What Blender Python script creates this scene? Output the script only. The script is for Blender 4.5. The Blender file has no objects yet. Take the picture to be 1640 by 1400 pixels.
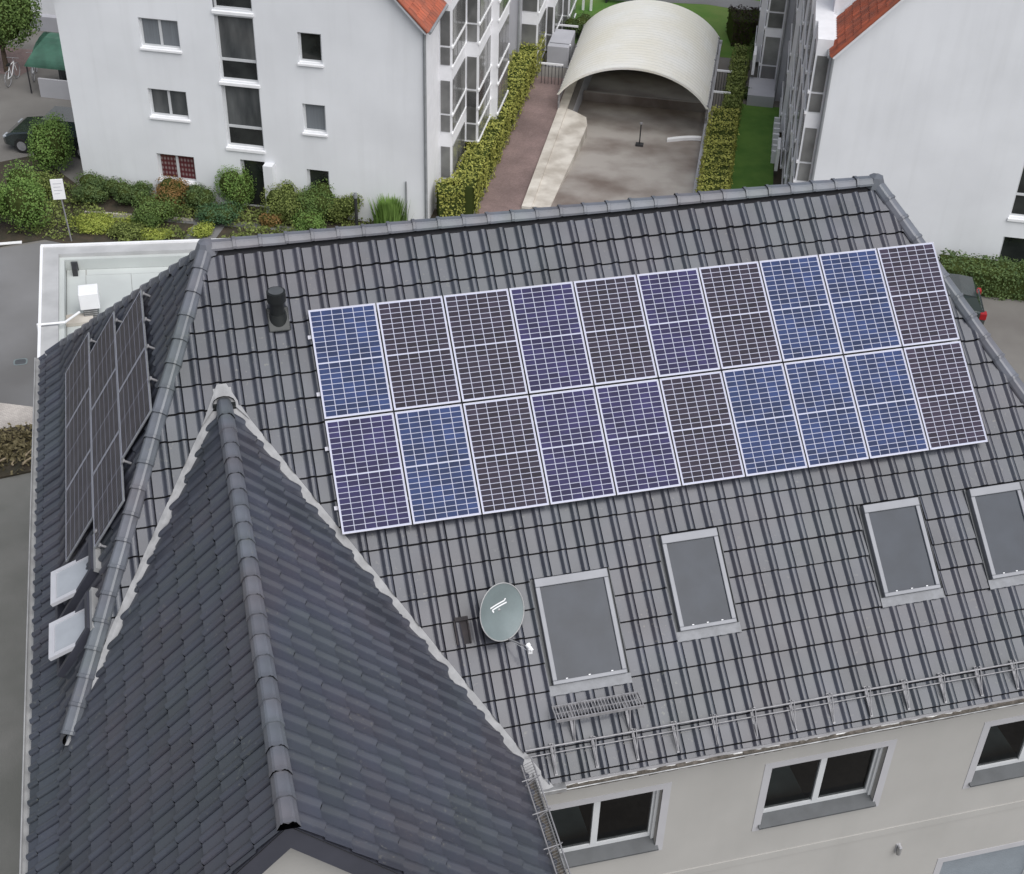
import bpy, math, random
from mathutils import Vector, Matrix, Euler
random.seed(7)
S = bpy.context.scene
RAD = math.radians
# ------------------------------------------------------------------ camera, world, sun, exposure
CAMP = Vector((-0.35714609, -19.45783906, 20.88051895))
F_PX = 2241.067
cam_d = bpy.data.cameras.new("camera")
cam = bpy.data.objects.new("camera", cam_d)
S.collection.objects.link(cam)
CAM_R = (Matrix.Rotation(RAD(-14.22359143), 3, 'Z') @ Matrix.Rotation(RAD(-1.52303325), 3, 'Y') @ Matrix.Rotation(RAD(52.71364693), 3, 'X'))
cam.matrix_world = Matrix.Translation(CAMP) @ CAM_R.to_4x4()
cam_d.sensor_width = 36.0
cam_d.lens = F_PX / 1640 * 36
cam_d.clip_end = 800
S.camera = cam

W = bpy.data.worlds.new("World"); S.world = W; W.use_nodes = True
nt = W.node_tree; nt.nodes.clear()
wo = nt.nodes.new('ShaderNodeOutputWorld'); bg = nt.nodes.new('ShaderNodeBackground')
sky = nt.nodes.new('ShaderNodeTexSky'); sky.sky_type = 'NISHITA'; sky.sun_disc = False
SUN_EL, SUN_AZ = 56.0, 156.0          # degrees; azimuth clockwise from +Y
sky.sun_elevation = RAD(SUN_EL); sky.sun_rotation = RAD(SUN_AZ)
sky.air_density = 1.0; sky.dust_density = 1.5; sky.ozone_density = 1.0
hs = nt.nodes.new('ShaderNodeHueSaturation'); hs.inputs['Saturation'].default_value = 0.48
nt.links.new(sky.outputs[0], hs.inputs['Color']); nt.links.new(hs.outputs[0], bg.inputs['Color'])
bg.inputs['Strength'].default_value = 0.05
nt.links.new(bg.outputs[0], wo.inputs[0])
sl = bpy.data.lights.new("sun", 'SUN'); so = bpy.data.objects.new("sun", sl); S.collection.objects.link(so)
sl.energy = 1.5; sl.angle = RAD(66); sl.color = (1.0, 0.99, 0.98)
az = RAD(SUN_AZ); el = RAD(SUN_EL)
sd = Vector((math.sin(az) * math.cos(el), math.cos(az) * math.cos(el), math.sin(el)))
so.rotation_euler = sd.to_track_quat('Z', 'Y').to_euler()
S.view_settings.view_transform = 'Standard'
try: S.view_settings.look = 'None'
except Exception: pass
S.view_settings.gamma = 1.0; S.view_settings.use_curve_mapping = False
S.view_settings.exposure = 1.12
S.render.engine = 'CYCLES'
S.cycles.max_bounces = 6; S.cycles.use_denoising = True

# ------------------------------------------------------------------ materials
def mat(name, col, rough=0.6, spec=0.5, metal=0.0, var=0.0, scale=3.0, bump=0.0, bscale=40.0, coat=0.0, col2=None, tone=0.0, obj_rand=0.0, detail=6.0, noise_lo=0.35, noise_hi=0.65, stretch=None, trans=0.0, alpha=None, lichen=0.0, streak=0.0, translucent=0.0):
    m = bpy.data.materials.new(name); m.use_nodes = True
    t = m.node_tree; N = t.nodes; L = t.links
    b = N['Principled BSDF']
    b.inputs['Roughness'].default_value = rough
    b.inputs['Specular IOR Level'].default_value = spec
    b.inputs['Metallic'].default_value = metal
    b.inputs['Coat Weight'].default_value = coat
    b.inputs['Coat Roughness'].default_value = 0.08
    if trans: b.inputs['Transmission Weight'].default_value = trans
    tc = N.new('ShaderNodeTexCoord'); src = tc.outputs['Object']
    if stretch:
        mp = N.new('ShaderNodeMapping'); mp.inputs['Scale'].default_value = stretch
        L.new(src, mp.inputs['Vector']); src = mp.outputs[0]
    cur = None
    if var or col2:
        nz = N.new('ShaderNodeTexNoise'); nz.inputs['Scale'].default_value = scale; nz.inputs['Detail'].default_value = detail
        L.new(src, nz.inputs['Vector'])
        mr = N.new('ShaderNodeMapRange'); mr.inputs['From Min'].default_value = noise_lo; mr.inputs['From Max'].default_value = noise_hi
        L.new(nz.outputs['Fac'], mr.inputs['Value'])
        mx = N.new('ShaderNodeMix'); mx.data_type = 'RGBA'
        c2 = col2 if col2 else tuple(c * (1 + var) for c in col)
        c1 = col if col2 else tuple(c * (1 - var) for c in col)
        mx.inputs['A'].default_value = (*c1, 1); mx.inputs['B'].default_value = (*c2, 1)
        L.new(mr.outputs[0], mx.inputs['Factor']); cur = mx.outputs['Result']
    if tone or obj_rand:
        hv = N.new('ShaderNodeHueSaturation')
        if cur: L.new(cur, hv.inputs['Color'])
        else: hv.inputs['Color'].default_value = (*col, 1)
        at = N.new('ShaderNodeAttribute'); at.attribute_name = 'tone'
        oi = N.new('ShaderNodeObjectInfo')
        ad = N.new('ShaderNodeMath'); ad.operation = 'ADD'
        L.new(at.outputs['Fac'], ad.inputs[0])
        sb = N.new('ShaderNodeMath'); sb.operation = 'MULTIPLY'; L.new(oi.outputs['Random'], sb.inputs[0]); sb.inputs[1].default_value = 1.0 if obj_rand else 0.0
        L.new(sb.outputs[0], ad.inputs[1])
        fr = N.new('ShaderNodeMath'); fr.operation = 'FRACT'; L.new(ad.outputs[0], fr.inputs[0])
        mr2 = N.new('ShaderNodeMapRange'); amp = tone or obj_rand
        mr2.inputs['To Min'].default_value = 1 - amp; mr2.inputs['To Max'].default_value = 1 + amp
        L.new(fr.outputs[0], mr2.inputs['Value']); L.new(mr2.outputs[0], hv.inputs['Value'])
        cur = hv.outputs[0]
    def colour_in():
        nonlocal cur
        if cur is None:
            rgb = N.new('ShaderNodeRGB'); rgb.outputs[0].default_value = (*col, 1); cur = rgb.outputs[0]
        return cur
    if streak:      # run-off marks: narrow vertical stains of dirt
        mp2 = N.new('ShaderNodeMapping'); mp2.inputs['Scale'].default_value = (2.2, 2.2, .16); L.new(tc.outputs['Object'], mp2.inputs[0])
        n2 = N.new('ShaderNodeTexNoise'); n2.inputs['Scale'].default_value = 1.3; n2.inputs['Detail'].default_value = 7; L.new(mp2.outputs[0], n2.inputs[0])
        r2 = N.new('ShaderNodeMapRange'); r2.inputs['From Min'].default_value = .50; r2.inputs['From Max'].default_value = .78; r2.inputs['To Max'].default_value = streak; L.new(n2.outputs['Fac'], r2.inputs[0])
        m2 = N.new('ShaderNodeMix'); m2.data_type = 'RGBA'; L.new(colour_in(), m2.inputs['A']); m2.inputs['B'].default_value = (.24, .235, .21, 1); L.new(r2.outputs[0], m2.inputs['Factor']); cur = m2.outputs['Result']
    if lichen:      # small pale spots and dull patches
        n3 = N.new('ShaderNodeTexNoise'); n3.inputs['Scale'].default_value = 17; n3.inputs['Detail'].default_value = 3
        n4 = N.new('ShaderNodeTexNoise'); n4.inputs['Scale'].default_value = 1.1; n4.inputs['Detail'].default_value = 3
        geo = N.new('ShaderNodeNewGeometry'); L.new(geo.outputs['Position'], n3.inputs[0]); L.new(geo.outputs['Position'], n4.inputs[0])
        r3 = N.new('ShaderNodeMapRange'); r3.inputs['From Min'].default_value = .62; r3.inputs['From Max'].default_value = .72; L.new(n3.outputs['Fac'], r3.inputs[0])
        r4 = N.new('ShaderNodeMapRange'); r4.inputs['From Min'].default_value = .42; r4.inputs['From Max'].default_value = .66; r4.inputs['To Max'].default_value = lichen; L.new(n4.outputs['Fac'], r4.inputs[0])
        mu = N.new('ShaderNodeMath'); mu.operation = 'MULTIPLY'; L.new(r3.outputs[0], mu.inputs[0]); L.new(r4.outputs[0], mu.inputs[1])
        m3 = N.new('ShaderNodeMix'); m3.data_type = 'RGBA'; L.new(colour_in(), m3.inputs['A']); m3.inputs['B'].default_value = (.15, .15, .135, 1); L.new(mu.outputs[0], m3.inputs['Factor']); cur = m3.outputs['Result']
        n5 = N.new('ShaderNodeTexNoise'); n5.inputs['Scale'].default_value = .75; n5.inputs['Detail'].default_value = 5; L.new(geo.outputs['Position'], n5.inputs[0])
        cr = N.new('ShaderNodeValToRGB'); e = cr.color_ramp.elements; e[0].position = .36; e[0].color = (1.25, 1.0, .92, 1); e[1].position = .64; e[1].color = (.94, 1.06, .88, 1)
        mid_ = cr.color_ramp.elements.new(.5); mid_.color = (1, 1, 1.02, 1); L.new(n5.outputs['Fac'], cr.inputs[0])
        m5 = N.new('ShaderNodeMix'); m5.data_type = 'RGBA'; m5.blend_type = 'MULTIPLY'; m5.inputs['Factor'].default_value = .45; L.new(cur, m5.inputs['A']); L.new(cr.outputs[0], m5.inputs['B']); cur = m5.outputs['Result']
        rr = N.new('ShaderNodeMapRange'); rr.inputs['To Min'].default_value = rough; rr.inputs['To Max'].default_value = min(1, rough + .22); L.new(n4.outputs['Fac'], rr.inputs[0]); L.new(rr.outputs[0], b.inputs['Roughness'])
    if translucent:
        tl = N.new('ShaderNodeBsdfTranslucent'); tl.inputs[0].default_value = (*col, 1); ms = N.new('ShaderNodeMixShader'); ms.inputs[0].default_value = translucent
        L.new(b.outputs[0], ms.inputs[1]); L.new(tl.outputs[0], ms.inputs[2]); L.new(ms.outputs[0], N['Material Output'].inputs[0])
    if cur: L.new(cur, b.inputs['Base Color'])
    else: b.inputs['Base Color'].default_value = (*col, 1)
    if bump:
        nb = N.new('ShaderNodeTexNoise'); nb.inputs['Scale'].default_value = bscale; nb.inputs['Detail'].default_value = 4
        L.new(src, nb.inputs['Vector'])
        bp = N.new('ShaderNodeBump'); bp.inputs['Strength'].default_value = bump; bp.inputs['Distance'].default_value = 0.02
        L.new(nb.outputs['Fac'], bp.inputs['Height']); L.new(bp.outputs[0], b.inputs['Normal'])
    return m
def brick_mat(name, c1, c2, mortar, scale=5.0, w=0.5, h=0.25, rough=0.8, rot=0.0, var_scale=0.6):
    m = mat(name, c1, rough=rough); t = m.node_tree; N = t.nodes; L = t.links; b = N['Principled BSDF']
    tc = N.new('ShaderNodeTexCoord'); mp = N.new('ShaderNodeMapping'); mp.inputs['Rotation'].default_value = (0, 0, rot)
    L.new(tc.outputs['Object'], mp.inputs[0])
    br = N.new('ShaderNodeTexBrick'); br.inputs['Scale'].default_value = scale; br.inputs['Brick Width'].default_value = w; br.inputs['Row Height'].default_value = h
    br.inputs['Color1'].default_value = (*c1, 1); br.inputs['Color2'].default_value = (*c2, 1); br.inputs['Mortar'].default_value = (*mortar, 1)
    br.inputs['Mortar Size'].default_value = 0.015
    L.new(mp.outputs[0], br.inputs['Vector'])
    nz = N.new('ShaderNodeTexNoise'); nz.inputs['Scale'].default_value = var_scale; nz.inputs['Detail'].default_value = 5; L.new(tc.outputs['Object'], nz.inputs['Vector'])
    mr = N.new('ShaderNodeMapRange'); mr.inputs['From Min'].default_value = .3; mr.inputs['From Max'].default_value = .7; mr.inputs['To Min'].default_value = .7; mr.inputs['To Max'].default_value = 1.25
    L.new(nz.outputs['Fac'], mr.inputs['Value'])
    hv = N.new('ShaderNodeHueSaturation'); L.new(br.outputs['Color'], hv.inputs['Color']); L.new(mr.outputs[0], hv.inputs['Value'])
    L.new(hv.outputs[0], b.inputs['Base Color'])
    return m
def leaf_mat(name, dark, light):
    m = mat(name, dark, rough=0.6, spec=0.25); t = m.node_tree; N = t.nodes; L = t.links; b = N['Principled BSDF']
    at = N.new('ShaderNodeAttribute'); at.attribute_name = 'tone'
    mx = N.new('ShaderNodeMix'); mx.data_type = 'RGBA'; mx.inputs['A'].default_value = (*[c * 1.45 for c in dark], 1); mx.inputs['B'].default_value = (*[c * 1.15 for c in light], 1)
    L.new(at.outputs['Fac'], mx.inputs['Factor']); L.new(mx.outputs['Result'], b.inputs['Base Color'])
    tl = N.new('ShaderNodeBsdfTranslucent'); ms = N.new('ShaderNodeMixShader'); ms.inputs[0].default_value = .3; L.new(mx.outputs['Result'], tl.inputs[0]); L.new(b.outputs[0], ms.inputs[1]); L.new(tl.outputs[0], ms.inputs[2]); L.new(ms.outputs[0], N['Material Output'].inputs[0])
    return m

M = {}
M['tile'] = mat('engobed_tile', (0.043, 0.047, 0.062), rough=0.29, spec=0.6, var=0.2, scale=1.1, bump=0.08, bscale=60, tone=0.13, obj_rand=0.13, coat=0.3, lichen=0.6)
M['cap'] = mat('engobed_ridge_tile', (0.105, 0.113, 0.132), rough=0.33, spec=0.7, var=0.2, scale=2.5, obj_rand=0.12, lichen=0.6, coat=0.1, bump=0.08, bscale=60)
M['felt'] = mat('roof_underlay', (0.015, 0.015, 0.018), rough=0.9)
M['back_roof'] = mat('back_roof', (0.11, 0.11, 0.125), rough=0.5, var=0.1)
M['lead'] = mat('valley_flashing', (0.30, 0.30, 0.305), rough=0.5, spec=0.3, var=0.12, scale=6, bump=0.5, bscale=14)
M['zinc'] = mat('zinc_gutter', (0.32, 0.32, 0.32), rough=0.45, metal=0.5, var=0.3, scale=5, bump=0.1)
M['gutter_w'] = mat('pale_gutter', (0.36, 0.36, 0.36), rough=0.5, var=0.12, scale=3)
M['silt'] = mat('gutter_silt', (0.07, 0.062, 0.05), rough=0.9, col2=(0.16, 0.14, 0.12), scale=14, bump=0.8, bscale=30)
M['render'] = mat('cream_render', (0.405, 0.393, 0.372), rough=0.9, spec=0.2, var=0.04, scale=0.8, bump=0.12, bscale=120, streak=0.06)
M['trim'] = mat('white_trim', (0.44, 0.435, 0.45), rough=0.85, spec=0.2, var=0.03, scale=2)
M['fascia'] = mat('slate_blue_fascia', (0.05, 0.052, 0.068), rough=0.5, var=0.12, scale=2)
M['pvc'] = mat('white_pvc', (0.58, 0.59, 0.60), rough=0.35, var=0.03)
M['sill'] = mat('grey_sill', (0.075, 0.08, 0.085), rough=0.45, var=0.12, scale=4)
M['glass'] = mat('dark_glass', (0.012, 0.014, 0.014), rough=0.04, spec=0.6, col2=(0.03, 0.034, 0.032), scale=1.2)
M['glass_grey'] = mat('glass_with_net_curtain', (0.17, 0.185, 0.20), rough=0.08, spec=0.6, var=0.12, scale=2, stretch=(30, 30, 0.4))
M['glass_far'] = mat('glass_far', (0.045, 0.05, 0.052), rough=0.08, spec=0.6, col2=(0.13, 0.135, 0.135), scale=0.9, stretch=(2, 2, 0.5))
M['glass_bay'] = mat('bay_glass', (0.10, 0.10, 0.098), rough=0.12, spec=0.5, col2=(0.21, 0.21, 0.205), scale=0.8, obj_rand=0.3, tone=0.3)
M['skyglass'] = mat('skylight_glass', (0.034, 0.041, 0.054), rough=0.14, spec=0.27, var=0.12, scale=2.2)
M['skyframe'] = mat('skylight_aluminium', (0.22, 0.225, 0.245), rough=0.42, metal=0.1, var=0.06)
M['sashwhite'] = mat('white_sash', (0.52, 0.52, 0.55), rough=0.3, var=0.05)
M['sashglass'] = mat('pale_sash_glass', (0.40, 0.42, 0.45), rough=0.12, spec=0.8, var=0.06)  # pale base colour holds the bright sky reflection of the opened sashes
M['apron'] = mat('moulded_apron', (0.17, 0.175, 0.19), rough=0.4, var=0.15, scale=8)
M['galv'] = mat('galvanised_steel', (0.29, 0.285, 0.295), rough=0.5, metal=0.2, var=0.15, scale=12)
M['alu'] = mat('aluminium_frame', (0.40, 0.40, 0.45), rough=0.4, metal=0.2)
M['dish'] = mat('dish_grey', (0.17, 0.205, 0.208), rough=0.4, var=0.08, scale=3)
M['black'] = mat('black_plastic', (0.018, 0.02, 0.02), rough=0.4, var=0.2)
M['pipecap'] = mat('pipe_cap', (0.09, 0.095, 0.1), rough=0.4, var=0.2)
M['ventbrown'] = mat('vent_tile', (0.014, 0.011, 0.013), rough=0.7, col2=(0.03, 0.022, 0.024), scale=8)
M['back_sheet'] = mat('panel_backsheet', (0.46, 0.47, 0.58), rough=0.3, spec=0.2)
def cell_mat(name, col):
    return mat(name, tuple(c * .50 for c in col), rough=0.3, spec=0.12, tone=0.28, var=0.25, scale=1.8)
M['cell_blue'] = cell_mat('cells_blue', (0.036, 0.066, 0.195))  # bluish reflections on some panels are put into the cell base colour
M['cell_violet'] = cell_mat('cells_violet', (0.042, 0.036, 0.135))
M['cell_dark'] = cell_mat('cells_dark', (0.044, 0.033, 0.062))
M['cell_plum'] = cell_mat('cells_plum', (0.055, 0.04, 0.075))
M['cell_grey'] = cell_mat('cells_greyish', (0.10, 0.092, 0.098))
M['wall_n'] = mat('neighbour_render', (0.76, 0.77, 0.79), rough=0.9, spec=0.2, var=0.05, streak=0.07, scale=0.35, bump=0.06, bscale=90)
M['wall_w'] = mat('bay_white', (0.80, 0.80, 0.82), rough=0.7, spec=0.3, var=0.03)
M['wall_g'] = mat('grey_render', (0.40, 0.40, 0.43), rough=0.85, var=0.08, scale=0.6)
M['redtile'] = mat('red_clay_tile', (0.36, 0.085, 0.04), rough=0.7, col2=(0.24, 0.075, 0.045), scale=2.5, tone=0.25, bump=0.1)
M['pipe'] = mat('grey_downpipe', (0.24, 0.25, 0.26), rough=0.5, var=0.1)
M['asphalt'] = mat('asphalt', (0.135, 0.132, 0.13), rough=0.9, col2=(0.20, 0.198, 0.2), scale=0.22, bump=0.25, bscale=60)
M['asphalt_d'] = mat('old_asphalt', (0.135, 0.125, 0.115), rough=0.9, col2=(0.2, 0.19, 0.175), scale=0.3, bump=0.25, bscale=60)
M['yard'] = mat('yard_surface', (0.155, 0.155, 0.14), rough=0.92, col2=(0.215, 0.21, 0.195), scale=0.5, bump=0.25, bscale=50)
M['grass'] = mat('lawn', (0.07, 0.15, 0.03), rough=0.9, col2=(0.10, 0.19, 0.04), scale=1.5, bump=0.6, bscale=60, spec=0.2)
M['grass_y'] = mat('far_lawn', (0.075, 0.165, 0.03), rough=0.9, col2=(0.13, 0.19, 0.05), scale=0.6, bump=0.5, bscale=40, spec=0.2)
M['soil'] = mat('planting_soil', (0.035, 0.032, 0.02), rough=0.95, col2=(0.06, 0.045, 0.03), scale=3, bump=0.8, bscale=25)
M['concrete'] = mat('ramp_concrete', (0.16, 0.125, 0.105), rough=0.5, col2=(0.37, 0.34, 0.31), scale=0.45, detail=9, bump=0.2, bscale=30, stretch=(1, 1, 1))
M['concrete_l'] = mat('pale_concrete', (0.40, 0.36, 0.31), rough=0.85, col2=(0.62, 0.58, 0.52), scale=1.3, bump=0.2, bscale=30)
M['canopy'] = mat('canopy_sheet', (0.84, 0.81, 0.71), rough=0.4, spec=0.4, col2=(0.88, 0.87, 0.82), scale=0.5, translucent=0.12)
M['canopy_shed'] = mat('green_shed_sheet', (0.05, 0.13, 0.09), rough=0.5, var=0.2, scale=2)
M['paver'] = brick_mat('red_pavers', (0.185, 0.13, 0.12), (0.235, 0.165, 0.155), (0.12, 0.09, 0.08), scale=6, rot=RAD(-24.5))
M['paver_l'] = brick_mat('pale_pavers', (0.42, 0.38, 0.35), (0.5, 0.46, 0.42), (0.22, 0.2, 0.18), scale=4.5, rot=RAD(8))
M['membrane'] = mat('roof_membrane', (0.50, 0.525, 0.51), rough=0.7, var=0.06, scale=0.9)
M['parapet'] = mat('parapet_metal', (0.44, 0.44, 0.44), rough=0.5, var=0.10, scale=1.5)
M['white'] = mat('white_paint', (0.85, 0.85, 0.86), rough=0.4, var=0.03)
M['dark'] = mat('dark_metal', (0.03, 0.03, 0.033), rough=0.5, var=0.2)
M['carblack'] = mat('dark_car_paint', (0.02, 0.028, 0.028), rough=0.2, coat=0.8, var=0.2)
M['carglass'] = mat('car_glass', (0.03, 0.045, 0.045), rough=0.05, spec=0.7)
M['red'] = mat('tail_light_red', (0.30, 0.008, 0.012), rough=0.25)
M['tyre'] = mat('tyre_rubber', (0.015, 0.015, 0.015), rough=0.85)
M['bark'] = mat('bark', (0.09, 0.065, 0.045), rough=0.9, var=0.3, scale=9, bump=0.5)
M['deadwood'] = mat('dry_stem', (0.30, 0.24, 0.16), rough=0.9, var=0.3, scale=9)
M['core'] = mat('bush_inside', (0.05, 0.065, 0.02), rough=1.0, spec=0.0)  # solid dark filler inside crowns and hedges, behind the leaves
M['leaf_g'] = leaf_mat('leaves_green', (0.05, 0.085, 0.025), (0.17, 0.25, 0.07))
M['leaf_l'] = leaf_mat('leaves_bright', (0.06, 0.11, 0.025), (0.22, 0.34, 0.09))
M['leaf_d'] = leaf_mat('leaves_dark', (0.04, 0.07, 0.025), (0.15, 0.21, 0.075))
M['leaf_b'] = leaf_mat('leaves_blue_green', (0.03, 0.07, 0.035), (0.11, 0.19, 0.085))
M['leaf_y'] = leaf_mat('leaves_yellow', (0.13, 0.17, 0.03), (0.42, 0.46, 0.10))
M['leaf_h'] = leaf_mat('hedge_leaves', (0.15, 0.165, 0.035), (0.46, 0.46, 0.12))
M['leaf_o'] = leaf_mat('leaves_orange', (0.10, 0.08, 0.02), (0.30, 0.17, 0.07))
M['leaf_w'] = leaf_mat('dry_leaves', (0.06, 0.05, 0.025), (0.26, 0.22, 0.12))
M['leaf_p'] = leaf_mat('leaves_purple', (0.018, 0.012, 0.010), (0.055, 0.035, 0.028))
M['leaf_m'] = leaf_mat('leaves_mixed', (0.07, 0.09, 0.025), (0.26, 0.31, 0.09))
def curtain(name):
    m = mat(name, (0.3, 0.1, 0.09), rough=0.15, spec=0.5); t = m.node_tree; N = t.nodes; L = t.links; b = N['Principled BSDF']
    tc = N.new('ShaderNodeTexCoord'); w = N.new('ShaderNodeTexWave'); w.bands_direction = 'Z'; w.inputs['Scale'].default_value = 1.6; w.inputs['Distortion'].default_value = 0.6
    w2 = N.new('ShaderNodeTexWave'); w2.bands_direction = 'X'; w2.inputs['Scale'].default_value = 2.6
    L.new(tc.outputs['Object'], w.inputs[0]); L.new(tc.outputs['Object'], w2.inputs[0])
    mx = N.new('ShaderNodeMix'); mx.data_type = 'RGBA'; mx.inputs['A'].default_value = (0.10, 0.025, 0.03, 1); mx.inputs['B'].default_value = (0.28, 0.22, 0.22, 1)
    mu = N.new('ShaderNodeMath'); mu.operation = 'MULTIPLY'; L.new(w.outputs['Fac'], mu.inputs[0]); L.new(w2.outputs['Fac'], mu.inputs[1])
    L.new(mu.outputs[0], mx.inputs['Factor']); L.new(mx.outputs['Result'], b.inputs['Base Color'])
    return m
M['curtain'] = curtain('checked_curtain')

def clear_glass():
    m = bpy.data.materials.new('window_pane'); m.use_nodes = True; t = m.node_tree; N = t.nodes; L = t.links; N.clear()
    o = N.new('ShaderNodeOutputMaterial'); mx = N.new('ShaderNodeMixShader'); tr = N.new('ShaderNodeBsdfTransparent'); gl = N.new('ShaderNodeBsdfGlossy')
    tr.inputs[0].default_value = (.62, .66, .65, 1); gl.inputs['Roughness'].default_value = .03; fr = N.new('ShaderNodeFresnel'); fr.inputs[0].default_value = 1.5
    L.new(fr.outputs[0], mx.inputs[0]); L.new(tr.outputs[0], mx.inputs[1]); L.new(gl.outputs[0], mx.inputs[2]); L.new(mx.outputs[0], o.inputs[0]); return m
M['clear'] = clear_glass()
M['room'] = mat('room_paint', (0.20, 0.195, 0.18), rough=.9)
M['room_f'] = mat('room_floor', (0.13, 0.10, 0.08), rough=.5, var=.3, scale=4)
M['table'] = mat('table_top', (0.34, 0.40, 0.42), rough=.3, var=.1)
# ------------------------------------------------------------------ helpers
COL = S.collection
def V(*a): return Vector(a)
class Basis:
    def __init__(s, o, x, y, z): s.o, s.x, s.y, s.z = Vector(o), Vector(x), Vector(y), Vector(z)
    def p(s, x, y, z): return s.o + s.x * x + s.y * y + s.z * z
    def at(s, x, y, z): return Basis(s.p(x, y, z), s.x, s.y, s.z)
WB = Basis((0, 0, 0), (1, 0, 0), (0, 1, 0), (0, 0, 1))
class MB:
    def __init__(s): s.v = []; s.f = []; s.sm = []; s.t = []
    def poly(s, pts, smooth=False, tone=0.5):
        i = len(s.v); s.v += [Vector(p) for p in pts]; s.f.append(tuple(range(i, i + len(pts)))); s.sm.append(smooth); s.t.append(tone)
    def mesh(s, vs, fs, smooth=False, tone=0.5):
        i = len(s.v); s.v += [Vector(p) for p in vs]
        for f in fs: s.f.append(tuple(i + k for k in f)); s.sm.append(smooth); s.t.append(tone)
    def box(s, x0, x1, y0, y1, z0, z1, b=WB, tone=0.5):
        vs = [b.p(x, y, z) for z in (z0, z1) for y in (y0, y1) for x in (x0, x1)]
        s.mesh(vs, [(0, 2, 3, 1), (4, 5, 7, 6), (0, 1, 5, 4), (2, 6, 7, 3), (0, 4, 6, 2), (1, 3, 7, 5)], tone=tone)
    def tube(s, p0, p1, r, n=8, r1=None, cap=True, smooth=True):
        p0, p1 = Vector(p0), Vector(p1); d = (p1 - p0)
        if d.length < 1e-6: return
        q = d.to_track_quat('Z', 'Y'); r1 = r if r1 is None else r1
        a = [q @ V(math.cos(2 * math.pi * k / n), math.sin(2 * math.pi * k / n), 0) for k in range(n)]
        vs = [p0 + k * r for k in a] + [p1 + k * r1 for k in a]
        s.mesh(vs, [(k, (k + 1) % n, n + (k + 1) % n, n + k) for k in range(n)], smooth)
        if cap: s.poly([p0 + k * r for k in reversed(a)]); s.poly([p1 + k * r1 for k in a])
    def path(s, pts, r, n=8):
        for a, b in zip(pts, pts[1:]): s.tube(a, b, r, n)
    def prism(s, pts, off, tone=0.5):
        off = Vector(off); pts = [Vector(p) for p in pts]; n = len(pts)
        s.poly(pts, tone=tone); s.poly([p + off for p in reversed(pts)], tone=tone)
        for k in range(n): s.poly([pts[k], pts[k] + off, pts[(k + 1) % n] + off, pts[(k + 1) % n]], tone=tone)
    def build(s, name, m, parent=None, kind=None, label=None, base=None, bevel=0.0):
        b = Vector(base) if base is not None else (parent.get('_b') and Vector(parent['_b']) if parent is not None else V(0, 0, 0))
        if b is None: b = V(0, 0, 0)
        me = bpy.data.meshes.new(name)
        me.from_pydata([tuple(p - b) for p in s.v], [], s.f); 
        me.polygons.foreach_set('use_smooth', s.sm)
        a = me.attributes.new('tone', 'FLOAT', 'FACE'); a.data.foreach_set('value', s.t)
        me.materials.append(M[m] if isinstance(m, str) else m); me.update()
        o = bpy.data.objects.new(name, me); COL.objects.link(o)
        if parent is not None: o.parent = parent; o['_b'] = tuple(b)
        else: o.location = b; o['_b'] = tuple(b)
        if kind: o['kind'] = kind
        if label: o['label'] = label
        if bevel:
            md = o.modifiers.new('bevel', 'BEVEL'); md.width = bevel; md.segments = 2; md.limit_method = 'ANGLE'
        return o
def thing(name, label, cat, base, group=None):
    o = bpy.data.objects.new(name, None); COL.objects.link(o); o.location = base; o.empty_display_size = 0.2
    o['label'] = label; o['category'] = cat; o['_b'] = tuple(base)
    if group: o['group'] = group
    return o
def tag(o, label, cat, group=None):
    o['label'] = label; o['category'] = cat
    if group: o['group'] = group
    return o
def copy_tree(o, parent=None, loc=None):
    c = o.copy(); COL.objects.link(c); c.parent = parent
    for ch in list(o.children): copy_tree(ch, c)
    return c
def project(P):
    q = CAM_R.transposed() @ (Vector(P) - CAMP)
    return (820 + F_PX * q.x / -q.z, 700 - F_PX * q.y / -q.z, -q.z)

# neighbour frame: a to the right along the facades, b away from the camera
G = -4.9
PHI = RAD(-24.5)
A = V(math.cos(PHI), math.sin(PHI), 0); B = V(-math.sin(PHI), math.cos(PHI), 0)
P0 = V(-3.86, 32.17, 0)
NB = Basis(P0, A, B, (0, 0, 1))
def L3(a, b, z=G): return NB.p(a, b, z)

# ------------------------------------------------------------------ the ground
def sheet(name, pts, z, m, kind='structure', label=None):
    mb = MB(); mb.poly([(p[0], p[1], z) for p in pts]); return mb.build(name, m, kind=kind, label=label)
def nsheet(name, pts, z, m, **k):
    return sheet(name, [(L3(a, b).x, L3(a, b).y) for a, b in pts], z, m, **k)
# ground sheet with the hole of the garage ramp (a 17.5..23.45, b 1..30)
RA0, RA1, RB0, RB1 = 17.62, 23.42, -1.0, 26.0
gm = MB()
far = 140
def gq(a0, a1, b0, b1): gm.poly([L3(a0, b0, G), L3(a1, b0, G), L3(a1, b1, G), L3(a0, b1, G)])
gq(-far, RA0, -far, far); gq(RA1, far, -far, far); gq(RA0, RA1, -far, RB0); gq(RA0, RA1, RB1, far)
gm.build('ground', 'asphalt_d', kind='structure')
sheet('road', [(-40, -12), (-3.4, -12), (-3.4, 16.95), (-3.2, 28.3), (-5.3, 28.25), (-6.9, 28.05), (-14, 27.2), (-40, 24)], G + .004, 'asphalt')
sheet('yard', [(-40, -12.1), (-3.38, -12.1), (-3.38, 14.6), (-40, 13.9)], G + .008, 'yard')
sheet('pavement_strip', [(-40, 17.9), (-10, 18.0), (-6.45, 18.25), (-5.3, 17.75), (-3.3, 17.9), (-3.3, 16.9), (-5.3, 16.75), (-6.9, 16.6), (-40, 15.9)], G + .012, 'paver_l')
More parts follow.
